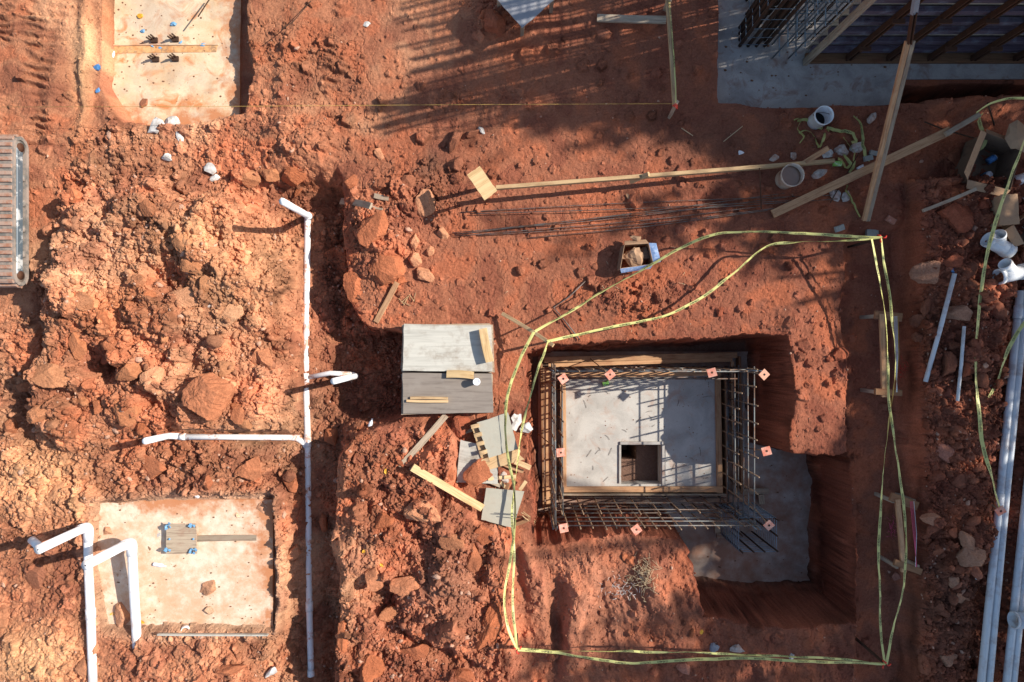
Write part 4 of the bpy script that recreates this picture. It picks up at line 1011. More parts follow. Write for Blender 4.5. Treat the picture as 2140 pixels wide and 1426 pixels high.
for (u1, v1, u2, v2, l, mt) in ((1000, 1000, 1046, 1016, 'short grey scrap under the heaped board', 'wood_grey'), (1040, 952, 1088, 942, 'pale cut end below the grey sheet', 'wood_pale'), (1048, 968, 1094, 986, 'brownish offcut left of the pale block end', 'wood_form'), (1020, 1001, 1078, 996, 'slim offcut between the heaped board and the lowest sheet', 'wood_pale'), (1062, 1010, 1052, 1040, 'dark offcut above the lowest sheet', 'wood_brown'), (966, 904, 990, 896, 'grey stub at the upper left of the scrap pile', 'wood_grey'), (1070, 1098, 1108, 1084, 'thin brown offcut beside the laths', 'wood_brown')):
    board('wood_scrap', u1, v1, u2, v2, .05, .025, l, cat='wood scrap', mat=mt, lift=.05)
for k in range(5):
    board('batten', 985 + k * 5.4, 893 + k * 18, 1001 + k * 5.4, 889 + k * 18, .055, .03, ['topmost', 'second', 'third', 'fourth', 'lowest'][k] + ' batten end along the left side of the grey sheet', cat='batten', mat='wood_pale', z=(.27, .27))
board('wood_scrap', 1076, 965, 1108, 978, .07, .03, 'pale block end right of the scrap pile', cat='wood scrap', mat='wood_pale', z=(.2, .16))
board('wood_scrap', 1046, 1008, 1062, 1022, .05, .02, 'small pale scrap below the heaped board', cat='wood scrap', mat='wood_pale', z=(.16, .14))
board('wood_scrap', 1086, 1024, 1099, 1006, .05, .02, 'small upright scrap beside the tape', cat='wood scrap', mat='wood_pale', z=(.16, .14))
board('wood_scrap', 1036, 1088, 1056, 1112, .03, .02, 'reddish strip at the lower edge of the lowest sheet', cat='wood scrap', mat='wood_brown', z=(.17, .14))
for k, (a, b, c, d) in enumerate(((1090, 1072, 1118, 1092), (1092, 1078, 1120, 1096), (1094, 1070, 1120, 1089))):
    board('lath', a, b, c, d, .012, .008, ['lower', 'middle', 'upper'][k] + ' thin lath beside the pit corner', cat='lath', mat='wood_pale', lift=.02)
gp = empty('panel_table', G(1095, -10), 'smooth grey panel raised on short posts, cut by the top edge over red soil', 'panel')
panel('grey_sheet', [(1030, -10), (1092, 58), (1170, -12), (1095, -90)], .52, .02, 'grey_sheet', parent=gp)
for (u, v) in ((1042, -10), (1092, 40), (1155, -12), (1095, -70)):
    q = P(u, v, .50); bar_box('post', Vector((q.x, q.y, gz(q.x, q.y) - .08)), q, .07, .05, M['wood_grey'], gp)
# square plate with blue tape on the lower left footing
z0 = gz(*P(375, 1127).xy)
pl = empty('anchor_template', P(377, 1128, z0), 'square brown template with blue taped corners on the dusty footing', 'template')
panel('plate', [(347, 1096), (410, 1095), (411, 1158), (347, 1158)], z0 + .13, .02, 'wood_grey', parent=pl)
for (u, v) in ((352, 1101), (403, 1101), (352, 1152), (403, 1152)):
    tube('anchor_bolt', [P(u, v, z0 - .05), P(u, v, z0 + .17)], .012, M['rebar'], pl, 8)
    for k in range(5):
        r = random.Random(u + v + k); p = P(u + r.uniform(-5, 5), v + r.uniform(-5, 5), z0 + .135 + r.uniform(0, .03)); q = p + Vector((r.uniform(-.04, .04), r.uniform(-.04, .04), r.uniform(0, .02)))
        bar_box('tape_wrap', p, q, .035, .008, M['bluetape'], pl)
for (u, v) in ((354, 1127), (404, 1127)): tube('anchor_bolt', [P(u, v, z0), P(u, v, z0 + .15)], .014, M['bluetape'], pl, 8)

# ------------------------------------------------------------------ upper left footing: keyway lips, anchor dowels, scraps
ZF = -.325
kw = empty('keyway', P(340, 104, ZF), 'shallow ochre stained keyway strip across the pale footing', 'keyway')
M['ochre'] = concrete_mat('ochre_stained_concrete', (214, 164, 112), (190, 130, 78), scale=5, stain=(120, 104, 90), stain_amt=.6)
child('channel_floor', [P(205, 97, ZF + .005), P(455, 95, ZF + .005), P(452, 109, ZF + .005), P(205, 112, ZF + .005)], [(3, 2, 1, 0)], M['ochre'], kw)
bar_box('lip', P(205, 95.5, ZF + .006), P(456, 93.5, ZF + .006), .02, .022, M['slab_pale'], kw, seg=8, warp=.004)
for k, (u, v) in enumerate(((322, 84), (366, 82), (325, 124), (366, 123))):
    root = empty('anchor_dowel', P(u, v, ZF), ['upper left', 'upper right', 'lower left', 'lower right'][k] + ' dark anchor dowel of the four beside the keyway', 'dowel', 'anchor dowels in the pale footing')
    for s in (-.03, .0, .03): tube('dowel_bar', [P(u, v, ZF) + Vector((s, s * .4, -.02)), P(u, v, ZF) + Vector((s - .01, s * .6, .13))], .012, M['rebar_brown'], root, 8)
    bar_box('dowel_plate', P(u - 6, v, ZF + .02), P(u + 7, v, ZF + .02), .07, .03, M['rebar_brown'], root)
def scrap(name, u, v, r, mat, label, cat, z=None, seed=0, flat=.5):
    """a small crumpled piece"""
    p = G(u, v) if z is None else P(u, v, z)
    co, fs = rock_geo(r, seed + int(u * 3 + v), 2, 1.2, .85, flat, 7, .22)
    o = link(name, mesh(name, co, fs), M[mat]); o.location = p + Vector((0, 0, r * flat * .4)); o.rotation_euler = (0, 0, (u * 7 + v) % 6.28)
    return tag(o, label, cat)
for (u, v, r, l) in ((362, 50, .05, 'largest blue plastic scrap on the pale footing'), (298, 65, .04, 'blue plastic scrap left of the largest one'), (318, 97, .03, 'blue scrap in the keyway below a dowel'), (335, 101, .025, 'tiny blue scrap in the middle of the keyway'), (424, 94, .035, 'blue scrap at the right end of the keyway'), (378, 90, .03, 'blue scrap beside the upper right dowel')):
    scrap('plastic_scrap', u, v, r * .75, 'bluetape', l, 'plastic scrap', ZF)
scrap('plastic_scrap', 205, 141, .045, 'blue', 'blue plastic scrap on soil left of the pale footing', 'plastic scrap')
scrap('plastic_scrap', 204, 190, .03, 'blue', 'small blue scrap under the left edge of the footing', 'plastic scrap')
scrap('foam_lump', 230, 118, .06, 'white', 'white foam lump at the left end of the keyway', 'foam lump', ZF)
scrap('leaf', 293, 34, .035, 'leaf_y', 'yellow crumpled leaf near the top of the pale footing', 'leaf', ZF)
# ------------------------------------------------------------------ string line
tube('string_line', [P(-30, 224, .48), P(500, 222.5, .48), P(960, 219, .48), P(1409, 217, .48)], .0026, M['line'], None, 5, label='taut yellow mason line crossing the upper left to the batter board', cat='string')

# ------------------------------------------------------------------ loose bars on the ground
bars = [((962, 444, .02), (1300, 425, .03), (1740, 408, .04), 'uppermost loose bar running right from the plywood square'),
        ((985, 447, .03), (1330, 436, .04), (1700, 417, .05), 'loose bar just below the uppermost one'),
        ((950, 491, .02), (1330, 445, .05), (1640, 404, .06), 'steepest loose bar crossing the others'),
        ((945, 487, .03), (1300, 455, .04), (1660, 410, .05), 'loose bar beside the steepest one'),
        ((952, 494, .03), (1330, 462, .04), (1590, 432, .05), 'middle loose bar of the fan'),
        ((1000, 492, .02), (1330, 470, .03), (1650, 432, .04), 'loose bar second from the bottom of the fan'),
        ((1108, 497, .02), (1330, 476, .03), (1604, 440, .04), 'lowest and shortest loose bar of the fan'),
        ((1020, 480, .02), (1400, 441, .05), (1750, 416, .05), 'longest loose bar of the fan')]
for a, b, c, l in bars:
    pts = [G(a[0], a[1], a[2]), G(b[0], b[1], b[2]), G(c[0], c[1], c[2])]
    zz = max(p.z for p in pts) * .5 + sum(p.z for p in pts) / 6
    pts = [P(a[0], a[1], zz), P(b[0], b[1], zz + .01), P(c[0], c[1], zz + .01)]
    tube('rebar', catmull(pts, 8), .006, M['rebar'], None, 6, label=l, cat='rebar', group='loose bars on the ground')
tube('rebar', [P(1587, 352, .35), P(1588, 362, .30), P(1591, 437, .08)], .010, M['rust'], None, 6, label='short upright bar hooked over the long pale beam', cat='rebar')
tube('rebar', [G(1223, 588, .03), G(1190, 620, .03), G(1157, 643, .03), G(1180, 670, .03), G(1212, 711, .03)], .009, M['rebar'], None, 6, label='bent dark bar shaped like an arrowhead under the tape', cat='rebar')
tube('rebar', [G(1735, 424, .05), G(1795, 320, .12)], .007, M['rebar_brown'], None, 6, label='dark bar slanting under the crossed beams', cat='rebar')
tube('rebar', [P(1932, 255, .3), P(1975, 272, .3), P(2040, 290, .15)], .010, M['rebar_brown'], None, 6, label='dark bar crossing the end of the diagonal beam', cat='rebar')
tube('rebar', [P(2064, 215, .35), P(2078, 262, .15)], .011, M['rebar_brown'], None, 6, label='stout bar standing above the large cardboard box', cat='rebar')
tube('twig', [G(1424, 268, .01), G(1448, 284, .01)], .006, M['straw'], None, 5, label='short twig left of the dark wall shade', cat='twig')
tube('twig', [G(1512, 296, .01), G(1552, 264, .02)], .006, M['straw'], None, 5, label='longer twig below the grey footing corner', cat='twig')
tube('wire', [P(588, 62, .3), P(612, 46, .2), P(650, 2, .05)], .006, M['rebar_brown'], None, 5, label='dark wire standing in soil near the top edge', cat='wire')
tube('wire', [P(414, 35, -.05), P(442, -8, -.2)], .009, M['rebar_brown'], None, 5, label='dark bar leaning into the pale footing at the top', cat='wire')

# ------------------------------------------------------------------ bar caps around the pit
caps = [(1177, 792, 35, 'cap', 'upper left corner of the pit cage'), (1275, 783, 40, 'cap', 'top side of the cage above the green litter'), (1488, 779, 15, 'cap', 'right part of the cage top side'), (1597, 783, 45, 'cap_pale', 'far upper right beyond the cage corner'),
        (1172, 946, 5, 'cap', 'middle of the left cage side'), (1602, 943, 15, 'cap', 'right of the cage against the brown pit wall'), (1607, 1098, 45, 'cap', 'over the short column cage'), (1178, 1104, 10, 'cap', 'below the lower left cage corner'), (1330, 1107, 35, 'cap', 'below the middle of the lower cage side'), (2091, 1068, 35, 'cap', 'beside the pair of long pipes at the end of a tape')]
for i, (u, v, an, mt, where) in enumerate(caps):
    z = .30 if i < 9 else .5
    root = empty('bar_cap', P(u, v, z), '%s bar cap %s' % ('pinkish tan' if mt == 'cap_pale' else 'faded orange', where), 'bar cap', 'square safety caps on bar ends')
    vs, fs = cuboid(.115, .115, .012, 1, .003); o = lobj('cap_plate', (vs, fs), M[mt], root, False); root.rotation_euler = (.18 * math.sin(i * 2.3), .18 * math.cos(i * 1.7), math.radians(an))
    lobj('cap_sleeve', lathe_geo([(.02, -.07), (.022, 0), (.0, 0)], 10), M[mt], root)
    lobj('cap_hole', lathe_geo([(.016, .0075), (.0, .0075)], 10), M['rust'] if i % 3 else M['dark'], root, False)
    zb = -1.25 if i < 9 else .0
    p = P(u, v, z); lobj('bar_stem', tube_geo([Vector((0, 0, 0)), Vector((0, 0, (zb - z) * .5)), Vector((0, 0, zb - z))], .008, 6), M['rebar_tan'], root)

# ------------------------------------------------------------------ buckets
def bucket(u, v, r, h, label, fill, fz, fmat, body='pvc_clean'):
    top = P(u, v, 0); g = gz(top.x * .96, top.y * .96); p = P(u, v, g + h); root = empty('bucket', (p.x, p.y, g - .01), label, 'bucket')
    k = .86
    lobj('shell', lathe_geo([(0, 0), (r * k, 0), (r * k + .003, .01), (r * .97, h * .86), (r * 1.02, h * .87), (r * 1.02, h * .9), (r * .985, h * .91), (r, h - .01), (r * 1.03, h), (r * .99, h), (r * .96, h - .012), (r * k - .006, .012), (0, .012)], 32), M[body], root)
    lobj(fill, lathe_geo([(r * (k + (.96 - k) * fz) - .004, h * fz), (0, h * fz)], 32), M[fmat], root, False)
    pts = [Vector((math.cos(a) * (r * 1.04), math.sin(a) * r * .62 - r * .0, h * .86 - abs(math.sin(a)) * h * .3)) for a in [math.pi * j / 12 for j in range(13)]]
    lobj('handle', tube_geo([q for q in pts], .004, 6), M['rebar'], root)
bucket(1724, 240, .124, .30, 'white bucket with a dark inside below the grey footing', 'dark_disc', .25, 'dark')  # near-black disc low in the shell makes the inside dark
bucket(1658, 365, .152, .30, 'white bucket full of muddy brown water at the beam end', 'muddy_water', .72, 'water', 'pail_tan')
pc = empty('pipe_ring', P(388, 1313, gz(*P(388, 1313).xy) + .02), 'small white ring on the dusty footing', 'pipe fitting'); pc.rotation_euler = (.35, .3, 0)
lobj('ring', hollow_geo([Vector((0, 0, 0)), Vector((0, 0, .05))], .058, .012, 20), M['pvc_clean'], pc)

# ------------------------------------------------------------------ cardboard boxes
def box_thing(label, rim, z1, z0, flaps, mat='card', extra=None, shrink=1.0):
    c = sum((P(u, v, z1) for u, v in rim), Vector()) / 4; root = empty('cardboard_box', (c.x, c.y, z0), label, 'cardboard box')
    top = [P(u, v, z1) for u, v in rim]; bot = [Vector((c.x + (p.x - c.x) * shrink, c.y + (p.y - c.y) * shrink, z0)) for p in top]
    for i in range(4):
        j = (i + 1) % 4; n = ((top[i] + top[j]) / 2 - c); n.z = 0; n = n.normalized() * .006
        vs = [top[i], top[j], bot[j], bot[i]]; vs = vs + [p - n for p in vs]
        child('side_wall', vs, [(0, 1, 2, 3), (7, 6, 5, 4), (0, 4, 5, 1), (1, 5, 6, 2), (2, 6, 7, 3), (3, 7, 4, 0)], M[mat], root)
    child('bottom', [p + Vector((0, 0, .004)) for p in bot], [(0, 1, 2, 3)], M['card_dark'], root)  # bottom takes the darker cardboard, inside shade put into its colour
    for (i, out, dz, mt) in flaps:
        j = (i + 1) % 4; m = (top[i] + top[j]) / 2 - c; m.z = 0; m.normalize()
        a, b = top[i], top[j]; off = m * out + Vector((0, 0, dz)); a2 = a.lerp(b, .06) + off; b2 = a.lerp(b, .94) + off * 1.08
        mid = a.lerp(b, .5) + off * .5 + Vector((0, 0, .008)); th = Vector((0, 0, -.004))
        vs = [a, b, b2, a2, mid]; vs = vs + [p + th for p in vs]
        child('flap', vs, [(0, 1, 4), (1, 2, 4), (2, 3, 4), (3, 0, 4), (6, 5, 9), (7, 6, 9), (8, 7, 9), (5, 8, 9), (0, 5, 6, 1), (1, 6, 7, 2), (2, 7, 8, 3), (3, 8, 5, 0)], M[mt], root)
    return root, c
g = gz(*P(1330, 535).xy)
bx, c = box_thing('open cardboard box of litter standing by the upper tape', [(1305, 511), (1356, 508), (1366, 552), (1296, 562)], g + .26, g - .02, [(0, .06, -.10, 'card'), (1, .09, .03, 'bluepaper'), (2, .05, -.07, 'bluepaper'), (3, .03, -.12, 'card_dark')])
co, fs = rock_geo(.13, 5, 3, 1.0, 1.0, .5, 9, .2); 
o = link('crumpled_cardboard', mesh('crumpled_cardboard', co, fs), M['card']); o.location = (c.x - .05, c.y, g + .15); tag(o, 'crumpled cardboard inside the open litter box', 'cardboard')
co, fs = rock_geo(.08, 8, 3, 1.0, 1.2, .6, 9, .25)
o = link('crumpled_bag', mesh('crumpled_bag', co, fs), M['card_dark']); o.location = (c.x + .13, c.y + .02, g + .15); tag(o, 'dark crumpled bag inside the open litter box', 'bag')
scrap('paper_scrap', 1329, 500, .06, 'card', 'brown paper ball behind the litter box', 'paper scrap', g + .16)
g = gz(*P(2080, 335).xy)
bx, c = box_thing('large open cardboard box at the right edge with blue cans inside', [(2062, 278), (2136, 306), (2112, 398), (2022, 376)], g + .42, g, [(3, .13, .10, 'card'), (2, .10, -.02, 'card'), (0, .10, -.1, 'card'), (1, .07, -.12, 'card_dark')], 'card_dark')  # dark walls carry the shade of the box interior as colour
def can(label, p, ax, r, L, mat):
    root = empty('can', p, label, 'can'); vs, fs = lathe_geo([(0, 0), (r, 0), (r, L), (r * .9, L + .006), (0, L + .003)], 18)
    R = Vector(ax).to_track_quat('Z', 'Y').to_matrix(); lobj('can_body', ([R @ v for v in vs], fs), M[mat], root)
    vs, fs = lathe_geo([(r * .93, L + .007), (r * .93, L + .012), (0, L + .012)], 18); lobj('can_lid', ([R @ v for v in vs], fs), M['white'], root)
can('blue can lying in the large cardboard box', P(2064, 338, g + .12), (.8, .5, .1), .045, .10, 'blue')
can('upright blue lidded can in the corner of the large box', P(2054, 370, g + .03), (0, 0, 1), .05, .12, 'bluetape')
g = gz(*P(2115, 440).xy)
box_thing('small closed cardboard box below the large one', [(2092, 408), (2126, 406), (2130, 468), (2090, 470)], g + .30, g, [(0, -.0, .01, 'card'), (1, .05, -.1, 'card')])
panel('box_lid', [(2091, 407), (2127, 405), (2131, 469), (2089, 471)], g + .305, .006, 'card', 'flat tan lid of the small closed box', 'lid')
box_thing('opened cardboard box at the edge right of the wye fittings', [(2118, 470), (2160, 440), (2190, 490), (2140, 510)], g + .26, g, [(3, .10, -.05, 'card'), (2, .1, -.08, 'card')])
scrap('cardboard_piece', 2130, 290, .17, 'card', 'crumpled brown cardboard above the large box', 'cardboard', g + .2, flat=.4)
for k, (u, v, l) in enumerate(((2118, 380, 'white pipe piece between the large box and the edge'), (2135, 425, 'white pipe end right of the small closed box'), (2138, 400, 'pale pipe piece at the right edge above the small box'), (2134, 466, 'lowest white pipe end beside the small box'))):
    tube('pipe_offcut', [P(u, v, .22), P(u + 26, v - 8 + k * 4, .24)], .075, M['pvc_clean'], None, 20, hollow=.006, label=l, cat='pipe offcut')

# ------------------------------------------------------------------ small litter
scrap('wrapper', 1997, 566, .05, 'blue', 'blue and white wrapper at the head of the thin pipe', 'wrapper', .35, flat=.3)
board('wood_scrap', 1960, 577, 2026, 563, .03, .02, 'brown stick under the blue wrapper', cat='wood scrap', mat='wood_brown', z=(.22, .34))
for k, (u, v, ang, l) in enumerate(((773, 890, 70, 'clear plastic bottle on dark soil below the plywood stack'), (332, 1181, -10, 'clear plastic bottle on the dusty footing'))):
    root = empty('bottle', G(u, v, .03), l, 'bottle'); root.rotation_euler = (0, math.pi / 2, math.radians(ang))
    lobj('bottle_body', lathe_geo([(0, -.08), (.028, -.08), (.03, -.06), (.027, -.02), (.03, .02), (.028, .05), (.012, .075), (.012, .09), (0, .09)], 16), M['clear'], root)
    lobj('bottle_cap', lathe_geo([(0, .106), (.014, .106), (.014, .09), (0, .09)], 12), M['white'], root)
chips = [(1006, 273, .05, 'slab_white', 'pale concrete chip near the two brown rocks'), (1547, 318, .035, 'white', 'small white bottle cap litter below the twig'), (1618, 330, .05, 'concrete_lump', 'grey chip above the beam left of the stake'), (1658, 328, .045, 'concrete_lump', 'grey chip behind the muddy bucket'),
         (1820, 248, .06, 'concrete_lump', 'pale chip between the beams near the dark slot'), (1712, 366, .07, 'concrete_lump', 'round grey lump beside the muddy bucket'), (1746, 406, .08, 'concrete_lump', 'upper grey lump under the diagonal beam'), (1767, 415, .07, 'concrete_lump', 'lower grey lump under the diagonal beam'),
         (1790, 310, .07, 'concrete_lump', 'pinkish lump inside the tape tangle'), (1760, 318, .08, 'concrete_lump', 'pale lump left inside the tape tangle'), (1728, 322, .07, 'slab_white', 'white crumbled lump at the end of the short stake'),
         (1492, 1354, .06, 'grey_sheet', 'left grey chip above the bottom tape'), (1543, 1357, .07, 'concrete_lump', 'right grey chip on the bottom tape'), (328, 264, .09, 'slab_white', 'flat white mortar patch below the pale footing'), (358, 258, .11, 'slab_white', 'ragged white mortar lump below the pale footing'),
         (376, 290, .06, 'slab_white', 'small mortar bit below the ragged lump'), (438, 350, .08, 'slab_white', 'white lump among clods right of the mortar trail'), (452, 372, .05, 'slab_white', 'smaller white lump under the mortar trail'), (352, 330, .06, 'slab_white', 'flat white chip in the middle of the mortar trail'),
         (566, 1405, .07, 'slab_white', 'white crumbled lump at the bottom left of the trench'), (412, 1037, .03, 'white', 'white pebble above the square template'), (296, 1104, .05, 'slab_white', 'pale lump left of the square template'), (333, 1113, .05, 'slab_white', 'pale lump touching the square template'),
         (1078, 880, .09, 'slab_white', 'grey mortar spill beside the plywood stack corner'), (1098, 893, .08, 'slab_white', 'bright mortar spill beside the pit edge'), (1055, 1000, .07, 'concrete_lump', 'grey rubble in the scrap pile'), (969, 908, .05, 'slab_white', 'foil like lump on the scrap pile'),
         (1655, 1372, .04, 'concrete_lump', 'grey pebble near the lower right stake'), (1466, 1320, .03, 'leaf_y', 'yellow leaf on the slope below the pit'), (437, 640, .03, 'concrete_lump', 'grey pebble on the mound'), (765, 52, .04, 'slab_white', 'pale chip in the upper spoil')]
for k, (u, v, r, m_, l) in enumerate(chips): scrap('chip' if m_ != 'leaf_y' else 'leaf', u, v, r, m_, l, 'chip' if m_ != 'leaf_y' else 'leaf', seed=k)
for (u, v, an, m_, w, l) in ((1748, 344, 0, 'green_paper', .11, 'green printed carton in the tape tangle'), (1752, 478, 20, 'teal', .13, 'grey wood block left of the brace foot'), (1812, 332, 15, 'teal', .12, 'pale block under the tape by the brace'), (1823, 321, -10, 'teal', .10, 'pale block end beside the brace'), (1859, 461, -30, 'brick', .13, 'reddish brick right of the brace foot'), (1796, 352, 30, 'white', .09, 'white wrapper under the crossing beams'), (1820, 487, 5, 'teal', .17, 'white slab of plaster beside the orange stake'), (1265, 801, 15, 'green_paper', .10, 'bright green litter on the pale slab')):
    z = None if u != 1265 else ZS
    p = G(u, v) if z is None else P(u, v, z); o = link('litter_block', mesh('litter_block', *cuboid(w, w * .6, .045, 2, .004, .004, int(u))), M[m_]); o.location = p + Vector((0, 0, .03)); o.rotation_euler = (.1, .08, math.radians(an)); tag(o, l, 'litter')
for (u, v, l) in ((547, 1152, 'yellow leaf by the pipe trench bank'), (797, 1180, 'yellow leaf in the middle of the lower rubble'), (761, 1152, 'yellow leaf on a clod left of the lower rubble'), (806, 986, 'yellow leaf above the lower rubble'), (1312, 410, 'brown leaf below the long pale beam'), (236, 1283, 'yellow leaf left of the raised pipe'), (298, 1300, 'yellow leaf right of the raised pipe')):
    p = G(u, v, .02); vs = [(-.04, 0, 0), (-.01, .022, .01), (.03, .012, .0), (.045, 0, .012), (.03, -.018, .004), (-.012, -.02, .012), (0, 0, .0)]
    o = link('leaf', mesh('leaf', vs, [(6, 0, 5), (6, 5, 4), (6, 4, 3), (6, 3, 2), (6, 2, 1), (6, 1, 0)]), M['leaf_y'] if 'brown' not in l else M['card']); o.location = p; o.rotation_euler = (0, 0, u); tag(o, l, 'leaf')
# pile of straw and wood shavings on the slope, red thread
def strands(name, u, v, su, sv, n, L, r, mat, kind, label=None, cat=None, seed=0):
    rg = random.Random(seed); vs = []; fs = []
    for _ in range(n):
        p = G(u + rg.gauss(0, su), v + rg.gauss(0, sv), .006 + rg.random() * .02); a = rg.uniform(0, 6.28); l = L * rg.uniform(.4, 1.3)
        d = Vector((math.cos(a), math.sin(a), rg.uniform(-.1, .25))) * l * .5
        a_, b_ = tube_geo([p - d, p + Vector((0, 0, .008)), p + d], r, 3, False); k = len(vs); vs += a_; fs += [tuple(i + k for i in f) for f in b_]
    o = link(name, mesh(name, vs, fs), M[mat]); return tag(o, label, cat, kind=kind)
strands('straw', 1345, 1205, 14, 20, 130, .10, .003, 'straw', 'stuff'); strands('straw', 1295, 1232, 22, 12, 60, .06, .003, 'slab_white', 'stuff', seed=3)
strands('splinters', 845, 630, 14, 10, 7, .14, .006, 'wood_pale', 'stuff', seed=4); strands('splinters', 1275, 540, 120, 60, 16, .08, .003, 'straw', 'stuff', seed=8)
strands('thread', 1885, 768, 5, 9, 30, .09, .002, 'red', 'stuff', seed=5); strands('thread', 1864, 1105, 5, 9, 30, .09, .002, 'pink', 'stuff', seed=6)
vs = []; fs = []
for k in range(34):
    rg = random.Random(k); u = rg.uniform(1200, 1490); v = rg.uniform(800, 1010)
    if 1290 < u < 1395 and v > 915: continue
    p = P(u, v, ZS + .006); a = rg.uniform(0, 6.3); dd = Vector((math.cos(a), math.sin(a), 0)) * rg.uniform(.02, .07)
    a_, b_ = tube_geo([p - dd, p + Vector((.01, .01, .006)), p + dd], .0025, 4); n_ = len(vs); vs += a_; fs += [tuple(i_ + n_ for i_ in f) for f in b_]
tag(link('wire_clippings', mesh('wire_clippings', vs, fs), M['rebar_brown']), kind='stuff')

# ------------------------------------------------------------------ caution tape
def word_geo(txt, h):
    c = bpy.data.curves.new('w', 'FONT'); c.body = txt; c.size = h * 1.35; c.resolution_u = 1; c.fill_mode = 'FRONT'; c.offset = .0005
    o = bpy.data.objects.new('w', c); COL.objects.link(o); bpy.context.view_layer.update()
    me = bpy.data.meshes.new_from_object(o); vs = [v.co.copy() for v in me.vertices]; fs = [tuple(p.vertices) for p in me.polygons]
    x0 = min(v.x for v in vs); x1 = max(v.x for v in vs); y0 = min(v.y for v in vs); y1 = max(v.y for v in vs)
    bpy.data.objects.remove(o); bpy.data.meshes.remove(me); bpy.data.curves.remove(c)
    return [(v.x - x0, v.y - (y0 + y1) / 2) for v in vs], fs, x1 - x0
WORDS = [word_geo('CAUTION', .024), word_geo('CUIDADO', .024)]
def tape(label, pts, width=.062, roll=.7, mat='tape', seed=0, flip=1, ground_lie=False, text=True, cat='caution tape'):
    P3 = [(G(p[0], p[1], (p[2] if len(p) > 2 else .02))) if ground_lie else P(p[0], p[1], p[2]) for p in pts]
    pp = catmull(P3, 14); L = [0]
    for i in range(1, len(pp)): L.append(L[-1] + (pp[i] - pp[i - 1]).length)
    tot = L[-1]; step = .03; n = max(4, int(tot / step)); ax = np.array([[*p] for p in pp]); Ls = np.array(L)
    ss = np.linspace(0, tot, n + 1); Q = np.stack([np.interp(ss, Ls, ax[:, k]) for k in range(3)], 1)
    rl = (roll * 1.25 + .25) * (fbm(ss * 1.1 + seed * 3.3, ss * 0 + seed, 400 + seed, 3) - .5) * 4
    wv_ = .56 * width * (.80 + .3 * fbm(ss * 1.3, ss * 0 + 9 + seed, 800 + seed, 2))
    if mat == 'tape_old': Q = Q + np.stack([fbm(ss * 11, ss * 0 + 5 * k + seed, 600 + k, 2) - .5 for k in range(3)], 1) * .05
    Q = Q + np.stack([fbm(ss * 2.2, ss * 0 + 3 * k + seed, 500 + k, 3) - .5 for k in range(3)], 1) * .03 * np.clip(np.minimum(ss, tot - ss) / .3, 0, 1)[:, None]
    T = np.gradient(Q, axis=0); T /= np.linalg.norm(T, axis=1)[:, None] + 1e-9
    S = np.cross(np.tile([0, 0, 1.], (n + 1, 1)), T); S /= np.linalg.norm(S, axis=1)[:, None] + 1e-9; Nn = np.cross(T, S)
    S2 = S * np.cos(rl)[:, None] + Nn * np.sin(rl)[:, None]; N2 = np.cross(T, S2)
    vs = []; fs = []
    for i in range(n + 1):
        q = Vector(Q[i]); s = Vector(S2[i]) * wv_[i] / 2; nn = Vector(N2[i]) * .004
        vs += [q - s, q - s * .3 + nn, q + s * .3 + nn * .6, q + s]
    for i in range(n):
        for k in range(3): a = i * 4 + k; fs.append((a, a + 1, a + 5, a + 4))
    root = empty('caution_tape', P3[0], label, cat); child('ribbon', vs, fs, M[mat], root, True)
    if text:
        tv = []; tf = []; s0 = .08 + (seed * .37) % .2; k = seed
        while s0 < tot - .3:
            wvv, wf, wl = WORDS[k % 2]; base = len(tv)
            for (x, y) in wvv:
                xx = x if flip > 0 else wl - x; yy = y * flip
                s = s0 + xx; f = s / tot * n; i = min(int(f), n - 1); f -= i
                q = Q[i] * (1 - f) + Q[i + 1] * f; sv = S2[i] * (1 - f) + S2[i + 1] * f; nv = N2[i] * (1 - f) + N2[i + 1] * f
                upn = 1 if nv[2] >= 0 else -1
                tv.append(Vector(q + sv * yy + nv * (.0065 * upn)))
            tf += [tuple(a + base for a in g_) for g_ in wf]; s0 += wl + .08; k += 1
            if k % 4 == 0: s0 += .12
        tag(child('lettering', tv, tf, M['ink'], root), kind='stuff')
    return root
def stake_post(u, v, zt, label, tie='red', w=.03):
    p = P(u, v, zt); g = gz(p.x, p.y); root = empty('tape_stake', (p.x, p.y, g), label, 'stake')
    bar_box('post', Vector((p.x, p.y, g - .15)), Vector((p.x, p.y, zt)), w, w, M['rebar_brown'], root)
    for k in range(3):
        a = k * 2.1 + u; tube('tie', [p + Vector((0, 0, -.02)), p + Vector((math.cos(a) * .04, math.sin(a) * .03, .01 * k)), p + Vector((math.cos(a + .5) * .07, math.sin(a + .5) * .06, -.01))], .010, M[tie], root, 5)
stake_post(1843, 497, .62, 'stake with an orange red tie at the upper right tape corner')
stake_post(1081, 1358, .60, 'stake with a red tie at the lower left tape corner')
stake_post(1851, 1389, .62, 'stake with an orange red tie at the lower right tape corner')
tape('upper tape sweeping from the slanting stake past the litter box to the orange tied stake', [(1118, 693, .55), (1185, 655, .42), (1270, 602, .32), (1345, 562, .28), (1430, 515, .36), (1500, 490, .45), (1580, 484, .52), (1700, 490, .58), (1843, 497, .62)], .066, .5, seed=1)
tape('lower tape of the upper pair, bending above the pit edge', [(1143, 714, .56), (1230, 694, .44), (1340, 672, .35), (1400, 658, .30), (1470, 620, .28), (1530, 575, .30), (1598, 518, .38), (1660, 508, .45), (1760, 504, .54), (1840, 497, .62)], .07, .5, seed=2, flip=-1)
tape('left tape hanging from the slanting stake past the plywood stack', [(1116, 694, .56), (1085, 755, .46), (1062, 820, .38), (1055, 890, .34), (1062, 950, .32), (1074, 1010, .32), (1078, 1080, .34), (1070, 1160, .4), (1056, 1240, .46), (1062, 1310, .54), (1081, 1357, .6)], .07, .6, seed=3)
